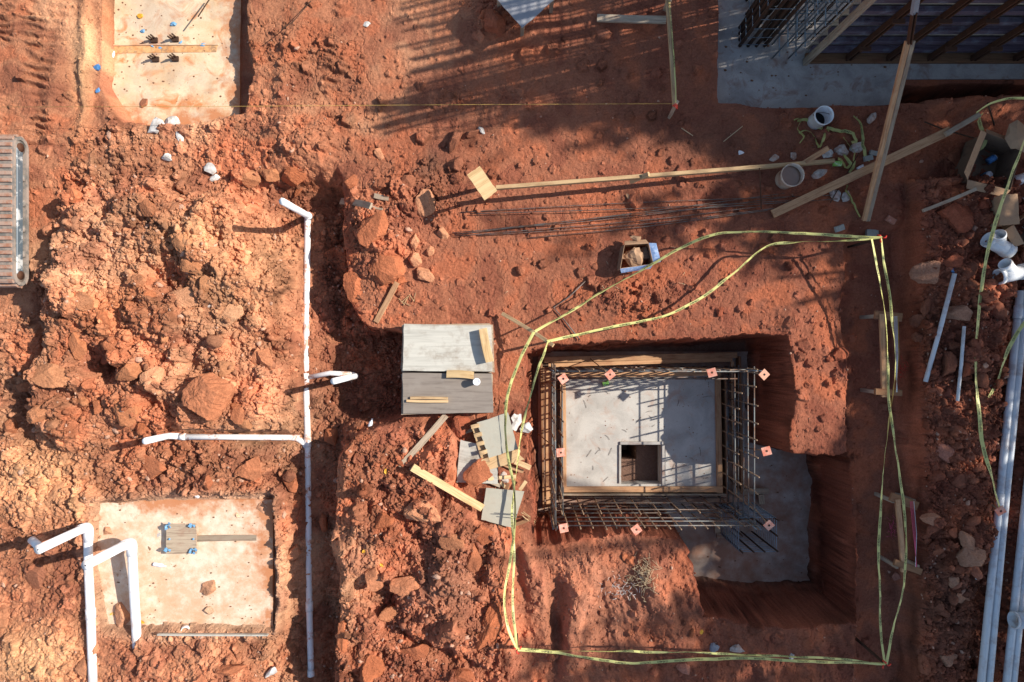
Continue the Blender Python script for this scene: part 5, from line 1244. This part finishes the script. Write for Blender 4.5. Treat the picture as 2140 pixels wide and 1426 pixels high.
tape('right tape of the left side pair beside the pit cage', [(1146, 712, .57), (1128, 765, .46), (1106, 835, .36), (1090, 905, .3), (1084, 960, .3), (1076, 1020, .3), (1070, 1080, .32), (1073, 1160, .38), (1072, 1250, .46), (1080, 1357, .6)], .06, .7, seed=4, flip=-1)
tape('upper straight tape of the bottom pair', [(1082, 1356, .6), (1200, 1361, .56), (1400, 1363, .52), (1600, 1369, .54), (1740, 1377, .58), (1850, 1387, .62)], .052, .9, seed=5)
tape('lower sagging tape of the bottom pair', [(1082, 1358, .6), (1180, 1366, .48), (1260, 1380, .40), (1320, 1387, .36), (1420, 1380, .38), (1560, 1376, .46), (1720, 1384, .55), (1850, 1389, .62)], .07, .25, seed=6, flip=-1)
tape('outer tape of the right side pair, closing at the bottom stake', [(1852, 1388, .62), (1872, 1290, .5), (1890, 1205, .42), (1893, 1130, .38), (1886, 1040, .36), (1872, 940, .34), (1858, 850, .34), (1856, 760, .38), (1848, 650, .46), (1833, 560, .54), (1822, 500, .62)], .06, .7, seed=7)
tape('inner tape of the right side pair, running nearly straight down', [(1849, 1388, .62), (1840, 1300, .5), (1837, 1180, .42), (1839, 1080, .38), (1848, 960, .35), (1862, 850, .34), (1870, 760, .38), (1862, 640, .46), (1850, 560, .54), (1842, 498, .62)], .06, .7, seed=8)
tape('far right tape curving from the right edge down to the last bar cap', [(2146, 280, .9), (2112, 370, .75), (2080, 470, .62), (2055, 570, .5), (2043, 680, .42), (2040, 790, .4), (2050, 900, .42), (2070, 990, .46), (2090, 1064, .5)], .095, .3, seed=9)
tape('crossing tape that twists down beside the far right one', [(2146, 668, .42), (2110, 725, .36), (2085, 790, .3), (2062, 840, .26), (2040, 880, .22), (2020, 915, .2), (2012, 950, .18)], .085, .5, seed=10, flip=-1)
tape('tape entering at the upper right edge toward the narrow board', [(2150, 206, .6), (2110, 206, .58), (2070, 216, .56), (2040, 236, .55)], .07, .6, seed=11)
tape('tape strip along the top batter board', [(1397, -10, .50), (1404, 60, .50), (1411, 140, .50), (1412, 215, .52)], .032, .5, seed=12)
tape('crumpled tape hanging above the large cardboard box', [(2050, 235, .5), (2046, 262, .35), (2062, 285, .3), (2056, 305, .25), (2036, 318, .2), (2030, 330, .16)], .10, 1.0, 'tape_old', seed=13)
tape('crumpled tape tail below the large cardboard box', [(2068, 392, .2), (2052, 412, .14), (2075, 400, .18), (2082, 420, .12), (2070, 440, .1)], .09, 1.0, 'tape_old', seed=14)
tape('loose tape loop left of the thin pipe head', [(1984, 580, .2), (1976, 610, .12), (1962, 618, .1), (1956, 612, .12)], .07, 1.0, 'tape_old', seed=15)
tape('loose tape running right from the thin pipe head', [(1982, 575, .2), (1998, 618, .14), (2025, 612, .14), (2055, 603, .16), (2075, 604, .14)], .06, .8, 'tape_old', seed=16)
tape('knotted tape tail above the pinkish rock', [(2020, 905, .16), (2008, 925, .13), (2018, 938, .14), (2006, 955, .12), (2012, 965, .12)], .11, 1.0, 'tape_old', seed=17)
tangle = [('fallen tape leading left from the dark bucket', [(1660, 250), (1672, 248), (1668, 268), (1678, 285), (1670, 298)]), ('fallen tape curling under the dark bucket', [(1668, 252), (1690, 250), (1712, 268), (1730, 272), (1722, 290), (1712, 308)]), ('fallen tape arc left of the short stake', [(1672, 280), (1690, 275), (1702, 290), (1712, 310)]),
          ('fallen tape running right to the tangle', [(1730, 268), (1760, 274), (1782, 280), (1790, 296), (1780, 300)]), ('fallen tape standing up right of the dark bucket', [(1786, 240), (1800, 262), (1804, 290), (1808, 320), (1818, 336)]), ('fallen tape hanging through the tangle', [(1762, 284), (1776, 306), (1786, 325), (1782, 350), (1774, 360)]),
          ('fallen tape below the diagonal beam', [(1770, 388), (1772, 406), (1784, 420), (1790, 440), (1796, 456)]), ('fallen tape crumpled around the green carton', [(1750, 330), (1764, 338), (1770, 352), (1776, 340), (1762, 322)])]
for k, (l, pts) in enumerate(tangle): tape(l, [(u, v, .03 + .03 * ((i + k) % 2)) for i, (u, v) in enumerate(pts)], .075, 1.1, 'tape_old', seed=20 + k, ground_lie=True)

# ------------------------------------------------------------------ excavator track at the left edge
ex = empty('excavator', (-7.15, 1.75, 0), 'tracked excavator at the left edge, only one dusty track in view', 'excavator')
XO, WT, RT, YA, YB = P(62, 450).x, .36, .15, .90, 2.65
def stadium(s, r):
    """point on the track loop in the y,z plane by arc length fraction"""
    L = (YB - YA) * 2 + 2 * math.pi * r; d = (s % 1) * L
    if d < YB - YA: return (YA + d, 2 * RT - (RT - r) + .01, 0)
    d -= YB - YA
    if d < math.pi * r: a = d / r; return (YB + math.sin(a) * r, RT + .01 + math.cos(a) * r, -a)
    d -= math.pi * r
    if d < YB - YA: return (YB - d, RT - r + .01, math.pi)
    d -= YB - YA; a = d / r; return (YA - math.sin(a) * r, RT + .01 - math.cos(a) * r, math.pi - a)
vs = []; fs = []; nb = 72
for i in range(nb):
    for (x, r) in ((XO, RT - .005), (XO, RT - .05), (XO - WT, RT - .05), (XO - WT, RT - .005)):
        y, z, _ = stadium(i / nb, r); vs.append((x, y, z))
for i in range(nb):
    for k in range(4):
        a = i * 4 + k; b = i * 4 + (k + 1) % 4; c_ = ((i + 1) % nb) * 4; fs.append((a, c_ + k, c_ + (k + 1) % 4, b))
tr = child('rubber_track', vs, fs, M['rubber'], ex)
for i in range(46):
    y, z, a = stadium(i / 46, RT + .006); bv, bf = cuboid(WT - .04, .052, .03, 1, .006)
    R = Matrix.Rotation(a, 3, 'X'); child('track_cleat', [R @ Vector(v) + Vector((XO - WT / 2, y, z)) - ex.location for v in bv], bf, M['cleat'], tr)
yy = (YA + YB) / 2
bar_box('track_frame', Vector((XO - .035, YA + .02, RT + .02)), Vector((XO - .035, YB - .02, RT + .02)), .05, .14, M['frame_paint'], ex, bev=.02)
bar_box('frame_beam', Vector((XO - .02, YA + .18, RT + .06)), Vector((XO - .02, YB - .18, RT + .06)), .05, .07, M['frame_paint'], ex, bev=.01)
for y, r in ((YA, .10), (YB, .10)):
    tube('drive_wheel', [Vector((XO - .30, y, RT + .01)), Vector((XO - .02, y, RT + .01))], r, M['rubber'], ex, 24)
    tube('wheel_hub', [Vector((XO - .10, y, RT + .01)), Vector((XO + .0, y, RT + .01))], .06, M['rust'], ex, 16)
for k in range(4): tube('track_roller', [Vector((XO - .3, YA + .3 + k * .35, .07)), Vector((XO - .01, YA + .3 + k * .35, .07))], .045, M['rubber'], ex, 14)
bar_box('undercarriage', Vector((XO - 1.6, yy, .38)), Vector((XO - .42, yy, .38)), .9, .2, M['rubber'], ex, bev=.02)

# ------------------------------------------------------------------ individual rocks
# u, v, radius px, stretch x, stretch y, height factor, turn, tone, label
RK = [
 (435, 832, 50, 1.0, 1.05, .85, 20, 'o', 'largest orange boulder on the left mound, throwing the long shadow'),
 (112, 784, 36, 1.25, .75, .5, -8, 't', 'broad tan slab at the left end of the mound'),
 (262, 864, 31, 1.0, 1.1, .55, 30, 't', 'rounded tan boulder between the big orange one and the left edge'),
 (160, 726, 24, .8, 1.1, .6, 10, 't', 'upright tan rock above the broad tan slab'),
 (82, 862, 34, 1.4, .6, .6, 28, 't', 'long tilted pinkish tan rock below the broad slab'),
 (48, 805, 18, .9, 1.2, .7, 0, 'o', 'small rock left of the broad tan slab'),
 (150, 410, 16, .9, 1.1, .9, 0, 'o', 'round lone rock left of the mound top'),
 (312, 438, 21, 1.0, 1.1, .7, 0, 'o', 'faceted rock at the top of the mound'),
 (278, 592, 17, 1.2, .8, .7, 10, 'o', 'flat topped rock in the upper middle of the mound'),
 (310, 614, 12, 1, 1, .8, 0, 'o', 'small red rock right of the flat topped one'),
 (340, 697, 17, .6, 1.4, .4, -8, 't', 'thin upright plate rock in the mound middle'),
 (215, 668, 18, .8, 1.2, .6, 0, 'o', 'rock above the dark hollow of the mound'),
 (158, 632, 24, 1.3, .7, .6, -20, 't', 'angular rock on the shaded left flank of the mound'),
 (236, 719, 15, 1.2, .9, .6, 0, 'o', 'rock overhanging the dark hollow'),
 (272, 778, 24, 1.2, .8, .6, 30, 't', 'pale crusted rock below the dark hollow'),
 (312, 792, 22, 1.1, .9, .6, 0, 'p', 'pale block right of the dark hollow'),
 (382, 625, 28, 1.2, .9, .5, 0, 'p', 'pale crumbly rock on the mound crest'),
 (395, 560, 18, 1.2, .9, .5, 0, 't', 'tan rock above the pale crumbly one'),
 (480, 660, 24, 1, 1.1, .4, 20, 'p', 'pale flaky rock at the right of the mound'),
 (430, 590, 16, .9, 1.1, .7, 0, 't', 'narrow tan rock in the upper right of the mound'),
 (375, 505, 20, 1.1, .9, .6, 0, 't', 'tan block near the top right of the mound'),
 (550, 746, 24, 1, 1, .7, 0, 'o', 'orange rock left of the white trench pipe'),
 (534, 744, 14, .8, 1.2, .7, 0, 'o', 'narrow companion left of the orange rock by the pipe'),
 (492, 862, 21, 1, 1, .6, 0, 'o', 'ochre rock touching the largest orange boulder'),
 (512, 886, 16, 1, 1, .6, 0, 't', 'pale crusted rock above the side branch pipe'),
 (468, 772, 18, 1.2, .8, .6, 0, 't', 'flat rock above the largest orange boulder'),
 (383, 822, 20, 1.4, .7, .6, 18, 'o', 'long rock left above the largest orange boulder'),
 (300, 890, 14, 1, 1.1, .7, 0, 'o', 'rock right of the rounded tan boulder'),
 (205, 852, 16, .9, 1.1, .7, 0, 'o', 'small upright rock left of the rounded tan boulder'),
 (168, 842, 17, 1, .9, .6, 0, 't', 'small tan rock above the tilted pinkish one'),
 (20, 890, 18, 1, 1.2, .7, 0, 'o', 'rock at the left edge below the mound'),
 (120, 1030, 20, 1.2, .9, .5, 20, 't', 'tan rock on the pale ridge at the left'),
 (70, 1206, 30, 1, 1.1, .35, 0, 'd', 'flat dark pinkish rock under the slanting risers'),
 (255, 1292, 21, 1, 1.2, .8, 15, 'o', 'orange rock tucked against the raised pipe'),
 (437, 1226, 18, 1.1, .9, .8, 10, 'o', 'lone red rock on the dusty footing'),
 (226, 1110, 13, 1.2, .9, .7, 0, 'o', 'small rock above the elbow of the raised pipe'),
 (322, 976, 24, 1.2, .9, .5, 0, 'o', 'broad rock above the dusty footing'),
 (428, 1012, 15, .8, 1.2, .8, 0, 'o', 'upright rock at the top edge of the dusty footing'),
 (520, 985, 24, 1, 1.2, .7, 0, 'o', 'dark sided rock above the right end of the dusty footing'),
 (480, 1402, 22, 1.5, .7, .5, 10, 'o', 'flat rock at the bottom edge below the dusty footing'),
 (170, 1395, 17, 1, 1.1, .7, 0, 'd', 'dark red rock touching the far left pipe'),
 (206, 1160, 14, .8, 1.1, .7, 0, 'o', 'rock between the two big pipes'),
 (612, 368, 24, 1.1, .9, .6, 0, 'o', 'rounded rock above the top riser'),
 (622, 400, 13, .6, 1.6, .6, -35, 'o', 'narrow rock beside the shaded hollow'),
 (565, 365, 20, 1.1, .9, .6, 0, 't', 'tan rock left of the shaded hollow'),
 (518, 370, 22, 1.2, .9, .5, 0, 't', 'tan rock at the upper right of the mound'),
 (776, 478, 40, 1, .95, .6, 0, 'o', 'big flat faced orange block right of the trench'),
 (802, 560, 38, 1, 1.05, .6, 20, 'o', 'big crumbling block below the flat faced one'),
 (737, 592, 24, .9, 1.3, .6, 10, 'o', 'rounded block on the trench lip'),
 (866, 507, 15, .9, 1.1, .8, 0, 'p', 'upper pale pink rock beside the orange blocks'),
 (866, 540, 15, 1.1, 1, .8, 0, 'p', 'middle pale pink rock beside the orange blocks'),
 (885, 573, 19, 1.4, .8, .6, -25, 'p', 'lowest long pale pink rock beside the orange blocks'),
 (897, 524, 10, .8, 1.2, .8, 0, 'p', 'small pale rock right of the pale pink ones'),
 (924, 486, 14, 1.1, 1, .7, 0, 'p', 'pale rock at the left end of the loose bars'),
 (838, 587, 12, 1.2, .8, .7, 0, 'o', 'small ochre rock above the short plank'),
 (890, 422, 20, 1, 1.2, .6, 0, 'p', 'pale rock left of the plywood square shadow'),
 (848, 378, 16, 1.1, .9, .6, 0, 'd', 'grey brown rock above the trench plank'),
 (730, 382, 16, 1.1, 1, .6, 0, 'o', 'rock between the hollow and the trench plank'),
 (714, 374, 11, 1, 1, .6, 0, 'o', 'small round rock right of the shaded hollow'),
 (952, 292, 21, .6, 1.5, .9, -28, 'd', 'long upright brown rock above the plywood square'),
 (984, 281, 14, 1.2, .8, .8, 20, 'd', 'flat brown rock right of the long upright one'),
 (952, 344, 19, 1, .9, .8, 0, 'd', 'brown wedge rock nearest the plywood square'),
 (791, 320, 11, 1, 1.1, .8, 0, 'p', 'pinkish rock at the end of the striped shadow'),
 (1037, 40, 26, 1, 1.1, .8, 20, 'r', 'red rock under the grey panel'),
 (1012, 30, 12, .9, 1.1, .8, 0, 'o', 'small rock left of the red one under the panel'),
 (1500 - 530, 1410, 20, 1.3, .8, .5, 0, 'o', 'flat rock at the bottom of the lower rubble'),
 (1022, 1320, 34, .75, 1.5, .5, -20, 'o', 'large slab rock left of the lower tape corner'),
 (780, 1395, 32, 1, 1.1, .6, 0, 'o', 'boulder at the bottom edge right of the trench'),
 (716, 1330, 22, .6, 1.8, .7, 5, 'o', 'tall narrow rock on the trench bank at the bottom'),
 (694, 910, 20, 1, 1, .8, 0, 'o', 'round crusted rock right of the pipe junction'),
 (612, 1010, 18, 1, 1.1, .7, 0, 'o', 'rock on the bank right of the dusty footing'),
 (612, 1155, 17, 1, 1, .8, 0, 'o', 'round rock halfway down the bank by the pipe'),
 (545, 1062, 15, 1.2, 1, .7, 0, 'o', 'rock on the upper right corner of the dusty footing'),
 (676, 1090, 14, .7, 1.3, .8, 0, 'o', 'pointed rock right of the trench pipe'),
 (618, 1050, 14, 1, 1, .7, 0, 'o', 'small rock left of the trench pipe'),
 (880, 1075, 34, 1.3, .8, .5, -20, 'p', 'smooth pale ledge of rock in the lower rubble'),
 (800, 1090, 20, 1, 1, .6, 0, 'o', 'rock above the dark pocket of the lower rubble'),
 (780, 1205, 22, 1, 1, .6, 0, 'o', 'rock in the middle of the dark pocket'),
 (860, 1225, 28, 1.2, .9, .6, 0, 't', 'jutting rock right of the dark pocket'),
 (990, 1165, 22, .9, 1.3, .6, 10, 'o', 'rock on the right slope of the lower rubble'),
 (1005, 1118, 20, 1, 1.1, .6, 0, 'o', 'reddish rock below the lowest grey sheet'),
 (945, 1150 - 20, 18, 1.2, .9, .5, 0, 't', 'flat rock on the crest of the lower rubble'),
 (870, 1365, 24, 1.2, .9, .5, 0, 'o', 'rock near the bottom of the lower rubble'),
 (820, 1290, 20, 1.2, .8, .5, 0, 't', 'pale rock at the foot of the dark pocket'),
 (958, 890, 26, .9, 1.1, .7, 0, 'r', 'red rock under the grey board by the plywood stack'),
 (940, 992, 12, 1, 1.1, .8, 0, 'o', 'round rock left of the heaped board'),
 (1000, 985, 26, 1.2, .9, .35, 0, 'o', 'heap of soil lumps on the weathered board piece'),
 (2012, 452, 32, 1, 1.2, .7, 10, 'r', 'big red rock below the large cardboard box'),
 (2056, 426, 14, 1.2, .9, .7, 0, 'r', 'red rock right of the big red one'),
 (1995, 326, 16, 1, 1.2, .6, 0, 'd', 'dark rock left of the large cardboard box'),
 (1994, 370, 18, .9, 1.2, .6, 0, 'd', 'dark rock at the foot of the large cardboard box'),
 (1948, 576, 25, 1.2, .9, .7, 15, 'g', 'pale grey crusted rock left of the thin pipe head'),
 (1993, 548, 17, 1, 1, .7, 0, 'r', 'reddish rock above the blue wrapper'),
 (2028, 566, 18, .9, 1.1, .7, 0, 'd', 'brown rock right of the blue wrapper'),
 (2033, 594, 12, 1.2, .9, .7, 0, 'd', 'brown rock under the loose right tape'),
 (2010, 655, 23, 1.1, .9, .8, 0, 'g', 'rough tan rock over the thinner pipe'),
 (1935, 645, 15, .7, 1.3, .8, -25, 'd', 'narrow brown rock left of the long thin pipe'),
 (1930, 667, 17, 1.2, .9, .7, 0, 'd', 'wide brown rock below the narrow one'),
 (1926, 705, 12, 1, 1, .8, 0, 'd', 'small rock left of the thin pipe middle'),
 (1990, 764, 22, .8, 1.4, .8, -5, 'd', 'tall brown rock left of the thinner pipe'),
 (2024, 775, 15, .8, 1.2, .8, 0, 'r', 'red rock right of the thinner pipe'),
 (1996, 724, 11, 1.2, .9, .8, 0, 'd', 'small rock above the tall brown one'),
 (1982, 948, 19, 1, 1.2, .35, 0, 'k', 'pinkish flat rock beside the knotted tape'),
 (1960, 1090, 19, 1.1, 1, .8, 0, 'g', 'rough pale rock above the heap of grey stones'),
 (2022, 1135, 22, .9, 1.3, .7, 30, 'g', 'upper pale boulder of the heap left of the pipes'),
 (2034, 1168, 26, 1.2, .9, .7, -20, 'g', 'lower pale boulder of the heap left of the pipes'),
 (2008, 1003, 14, 1.1, 1, .5, 0, 'd', 'flat dark stone below the pinkish rock'),
 (2050, 985, 15, 1.2, .9, .6, 0, 'd', 'dark stone close to the long pipes'),
 (1994, 1215, 12, 1, 1, .7, 0, 'g', 'grey stone at the left of the stone heap'),
 (1955, 1150, 14, .9, 1.1, .7, 0, 'd', 'brown stone right of the lower timber frame'),
 (1965, 1268, 14, 1, 1.1, .7, 0, 'd', 'brown stone under the stone heap'),
 (2018, 1255, 13, 1.2, .9, .7, 0, 'g', 'grey stone at the lower end of the stone heap'),
 (1985, 1380, 20, 1.2, .9, .6, 0, 'g', 'grey flat stone near the bottom right'),
 (1935, 1395, 17, 1, 1.2, .6, 0, 'd', 'dark stone at the bottom right of the tape corner'),
 (1878, 1206, 9, 1.2, .9, .8, 0, 'k', 'pinkish stone below the lower timber frame'),
 (1848, 851, 11, 1.2, .9, .7, 0, 'd', 'round stone below the upper timber frame'),
 (1756, 744, 17, 1, 1, .9, 0, 'r', 'red lump at the notch of the berm'),
 (1740, 748, 10, 1, 1, .9, 0, 'r', 'small red lump inside the notch of the berm'),
 (1088, 565, 9, .9, 1.2, 1.0, 0, 'd', 'lone brown stub on the trodden ground'),
 (1400, 652, 12, 1.3, .7, .7, 0, 'r', 'flat stone where the lower tape bends'),
 (1505, 652, 9, 1, 1, .8, 0, 'r', 'small round stone right of the tape bend'),
 (1318, 1170, 10, 1.3, .8, .8, 0, 'o', 'orange stone below the lower cage side'),
 (1305, 1163, 8, 1, 1, .8, 0, 'o', 'small stone left of the orange one below the cage'),
 (1268, 1222, 9, 1, 1.2, .8, 0, 'd', 'brown stone left of the straw'),
 (1432, 1400, 12, 1.2, 1, .7, 0, 'k', 'pale brown stone under the bottom tapes'),
 (1447, 1322, 8, 1, 1.1, .8, 0, 'o', 'orange stone by the yellow leaf on the slope'),
]
TONE = {'o': (190, 106, 64), 't': (200, 132, 88), 'p': (212, 156, 118), 'd': (142, 92, 70), 'r': (176, 88, 58), 'g': (178, 142, 118), 'k': (182, 128, 112)}
T0 = dict(TONE)
def ccat(u, v):
    i = int(np.clip(np.searchsorted(XS, (u - 1070) / 150), 3, nx - 4)); j = int(np.clip(np.searchsorted(YS, (713 - v) / 150), 3, ny - 4)); return CC[j - 3:j + 4, i - 3:i + 4].reshape(-1, 3).mean(0) * 1.05
def desat(c):
    l = .3 * c[0] + .55 * c[1] + .15 * c[2]; return tuple(min(255, (x * .76 + l * .24) * k) for x, k in zip(c, (1.0, 1.02, .92)))
TONE = {k: desat(c) for k, c in TONE.items()}
RM = {k: soil_mat('rock_' + w, False, TONE[k]) for k, w in (('o', 'orange'), ('t', 'tan'), ('p', 'pale'), ('d', 'brown'), ('r', 'red'), ('g', 'greyish'), ('k', 'pinkish'))}
for i, (u, v, r, sx, sy, sz, an, tn, l) in enumerate(RK):
    R = r / 150 * .98; p = G(u, v); h = R * sz
    co, fs = rock_geo(R, 1000 + i, 5 if r > 22 else 4, sx, sy, sz, 15 if r < 30 else 24, .055)
    p = P(u, v, p.z + h * .5)
    # seat it: mean ground height around the rock
    g = np.median([gz(p.x + R * .8 * math.cos(a), p.y + R * .8 * math.sin(a)) for a in np.arange(0, 6.2, .7)])
    me = mesh('rock', co, fs, False); base = ccat(u, v) * .62 + C3(T0[tn]) * (.38 if tn not in 'gpk' else .55) * np.array([.95, .97, .92])
    nz = fbm(co[:, 0] * 9 + i, co[:, 1] * 9 + co[:, 2] * 7, 77, 4); cc_ = np.ones((len(co), 4), np.float32); cc_[:, :3] = base[None] * (.72 + .56 * nz)[:, None]
    me.attributes.new('soil', 'FLOAT_COLOR', 'POINT').data.foreach_set('color', cc_.ravel())
    if 'heap of soil' in l: g += .14
    o = link('rock', me, SOIL)
    o.location = (p.x, p.y, g + h * (.75 if i == 0 else .18)); o.rotation_euler = (.15 * math.sin(i * 3), .15 * math.cos(i * 5), math.radians(an)); tag(o, l, 'rock')

# ------------------------------------------------------------------ crumbled soil: clods nobody could count
def scatter(name, n, rmin, rmax, pw, sub, seed, where=None, wall=False):
    rg = np.random.default_rng(seed); tv = []; tf = None
    for k in range(7):
        bm = bmesh.new(); bmesh.ops.create_icosphere(bm, subdivisions=1, radius=1); tf = np.array([[v.index for v in f.verts] for f in bm.faces]); bm.free()
        co, _ = rock_geo(1.0, seed + k, sub, 1, .85, .75, 14, .05); q = rg.normal(0, .17, co.shape); co = co * (1 + q[:, :1] * (1 if sub == 1 else .35)) + rg.normal(0, .07 if sub == 1 else .03, co.shape); tv.append(co); tf = np.array(_)
    if wall: n_ = n
    x = rg.uniform(-7.3, 7.3, n * 6); y = rg.uniform(-4.9, 4.9, n * 6)
    ii = np.clip(((x - xs[0]) / DX).astype(int) + 26, 0, nx - 1); jj = np.clip(((y - ys[0]) / DX).astype(int) + 26, 0, ny - 1)
    keep = rg.random(n * 6) < (RO[jj, ii] * 1.1 + .004) * (.35 + fbm(x * 2.1, y * 2.1, seed, 2)) * .9
    keep &= (PITM[jj, ii] < .2) & ~((poly_sdf(1070 + 150 * x, 713 - 150 * y, pBL) > 4) & (rg.random(n * 6) > .08))
    if wall: keep = (wallz[jj, ii] > .25) | ((PITM[jj, ii] > .5) & (sd[jj, ii] < 34) & (rg.random(n * 6) < .25))
    if where is not None: keep &= where(1070 + 150 * x, 713 - 150 * y)
    x, y, ii, jj = x[keep][:n], y[keep][:n], ii[keep][:n], jj[keep][:n]; m = len(x)
    r = rmin + (rmax - rmin) * rg.random(m) ** pw; r *= .6 + .6 * np.clip(RO[jj, ii], 0, 1)
    z = Z[jj, ii] + r * .08; an = rg.uniform(0, 6.28, m); pick_ = rg.integers(0, 7, m); nvt = len(tv[0])
    V = np.stack(tv)[pick_] * r[:, None, None]; V[:, :, 0] *= rg.uniform(.7, 1.35, m)[:, None]; V[:, :, 2] *= rg.uniform(.6, 1.1, m)[:, None]
    tl = rg.normal(0, .35, m); V[:, :, 2] += V[:, :, 0] * np.sin(tl)[:, None]
    c, s = np.cos(an)[:, None], np.sin(an)[:, None]; X = V[:, :, 0] * c - V[:, :, 1] * s; Y = V[:, :, 0] * s + V[:, :, 1] * c
    V = np.stack([X + x[:, None], Y + y[:, None], V[:, :, 2] + z[:, None]], -1).reshape(-1, 3)
    F = (tf[None] + (np.arange(m) * nvt)[:, None, None]).reshape(-1, 3)
    me = bpy.data.meshes.new(name); me.vertices.add(len(V)); me.loops.add(F.size); me.polygons.add(len(F))
    me.vertices.foreach_set('co', V.astype(np.float32).ravel()); me.loops.foreach_set('vertex_index', F.ravel().astype(np.int32))
    me.polygons.foreach_set('loop_start', np.arange(0, F.size, 3, dtype=np.int32)); me.update()
    col = CC[jj, ii] * rg.uniform(.78, 1.28, m)[:, None]; pale = rg.random(m) < .06; col[pale] = col[pale] * .4 + C3((214, 176, 150)) * .6
    cc_ = np.ones((m, nvt, 4), np.float32); cc_[:, :, :3] = np.clip(col, 0, .9)[:, None, :]
    a = me.attributes.new('soil', 'FLOAT_COLOR', 'POINT'); a.data.foreach_set('color', cc_.ravel())
    return tag(link(name, me, SOIL), kind='stuff')
scatter('clods', 3600, .016, .052, 2.2, 2, 51)
scatter('crumbs', 24000, .006, .026, 1.6, 1, 52)
scatter('stones', 560, .03, .085, 1.8, 3, 53, lambda u, v: u > 1912)
scatter('stones', 100, .04, .09, 2.0, 3, 54, lambda u, v: (u < 600) & (v > 380) & (v < 1010))
scatter('wall_crumbs', 7000, .006, .03, 1.8, 1, 56, None, True)
# grit strewn on the footings and the slabs
def grit(name, polys, n, z, seed, rmax=.014):
    rg = random.Random(seed); vs = []; fs = []
    co, f0 = rock_geo(1.0, seed, 1, 1, .8, .7, 7, .1)
    for _ in range(n):
        (u0, u1, v0, v1) = polys; p = P(rg.uniform(u0, u1), rg.uniform(v0, v1), z); r = .004 + rmax * rg.random() ** 3; k = len(vs)
        vs += [Vector(c_) * r + p for c_ in co]; fs += [tuple(a + k for a in f) for f in f0]
    return tag(link(name, mesh(name, vs, fs), RM['d']), kind='stuff')
grit('grit', (215, 480, 5, 235), 150, ZF, 3, .012); grit('grit', (210, 550, 1050, 1320), 160, -.185, 4, .012); grit('grit', (1505, 1900, 10, 200), 120, -.27, 5, .02); grit('grit', (1185, 1500, 790, 1010), 120, ZS, 6, .008)
grit('grit', (1450, 1690, 960, 1200), 90, -1.3, 7, .014)
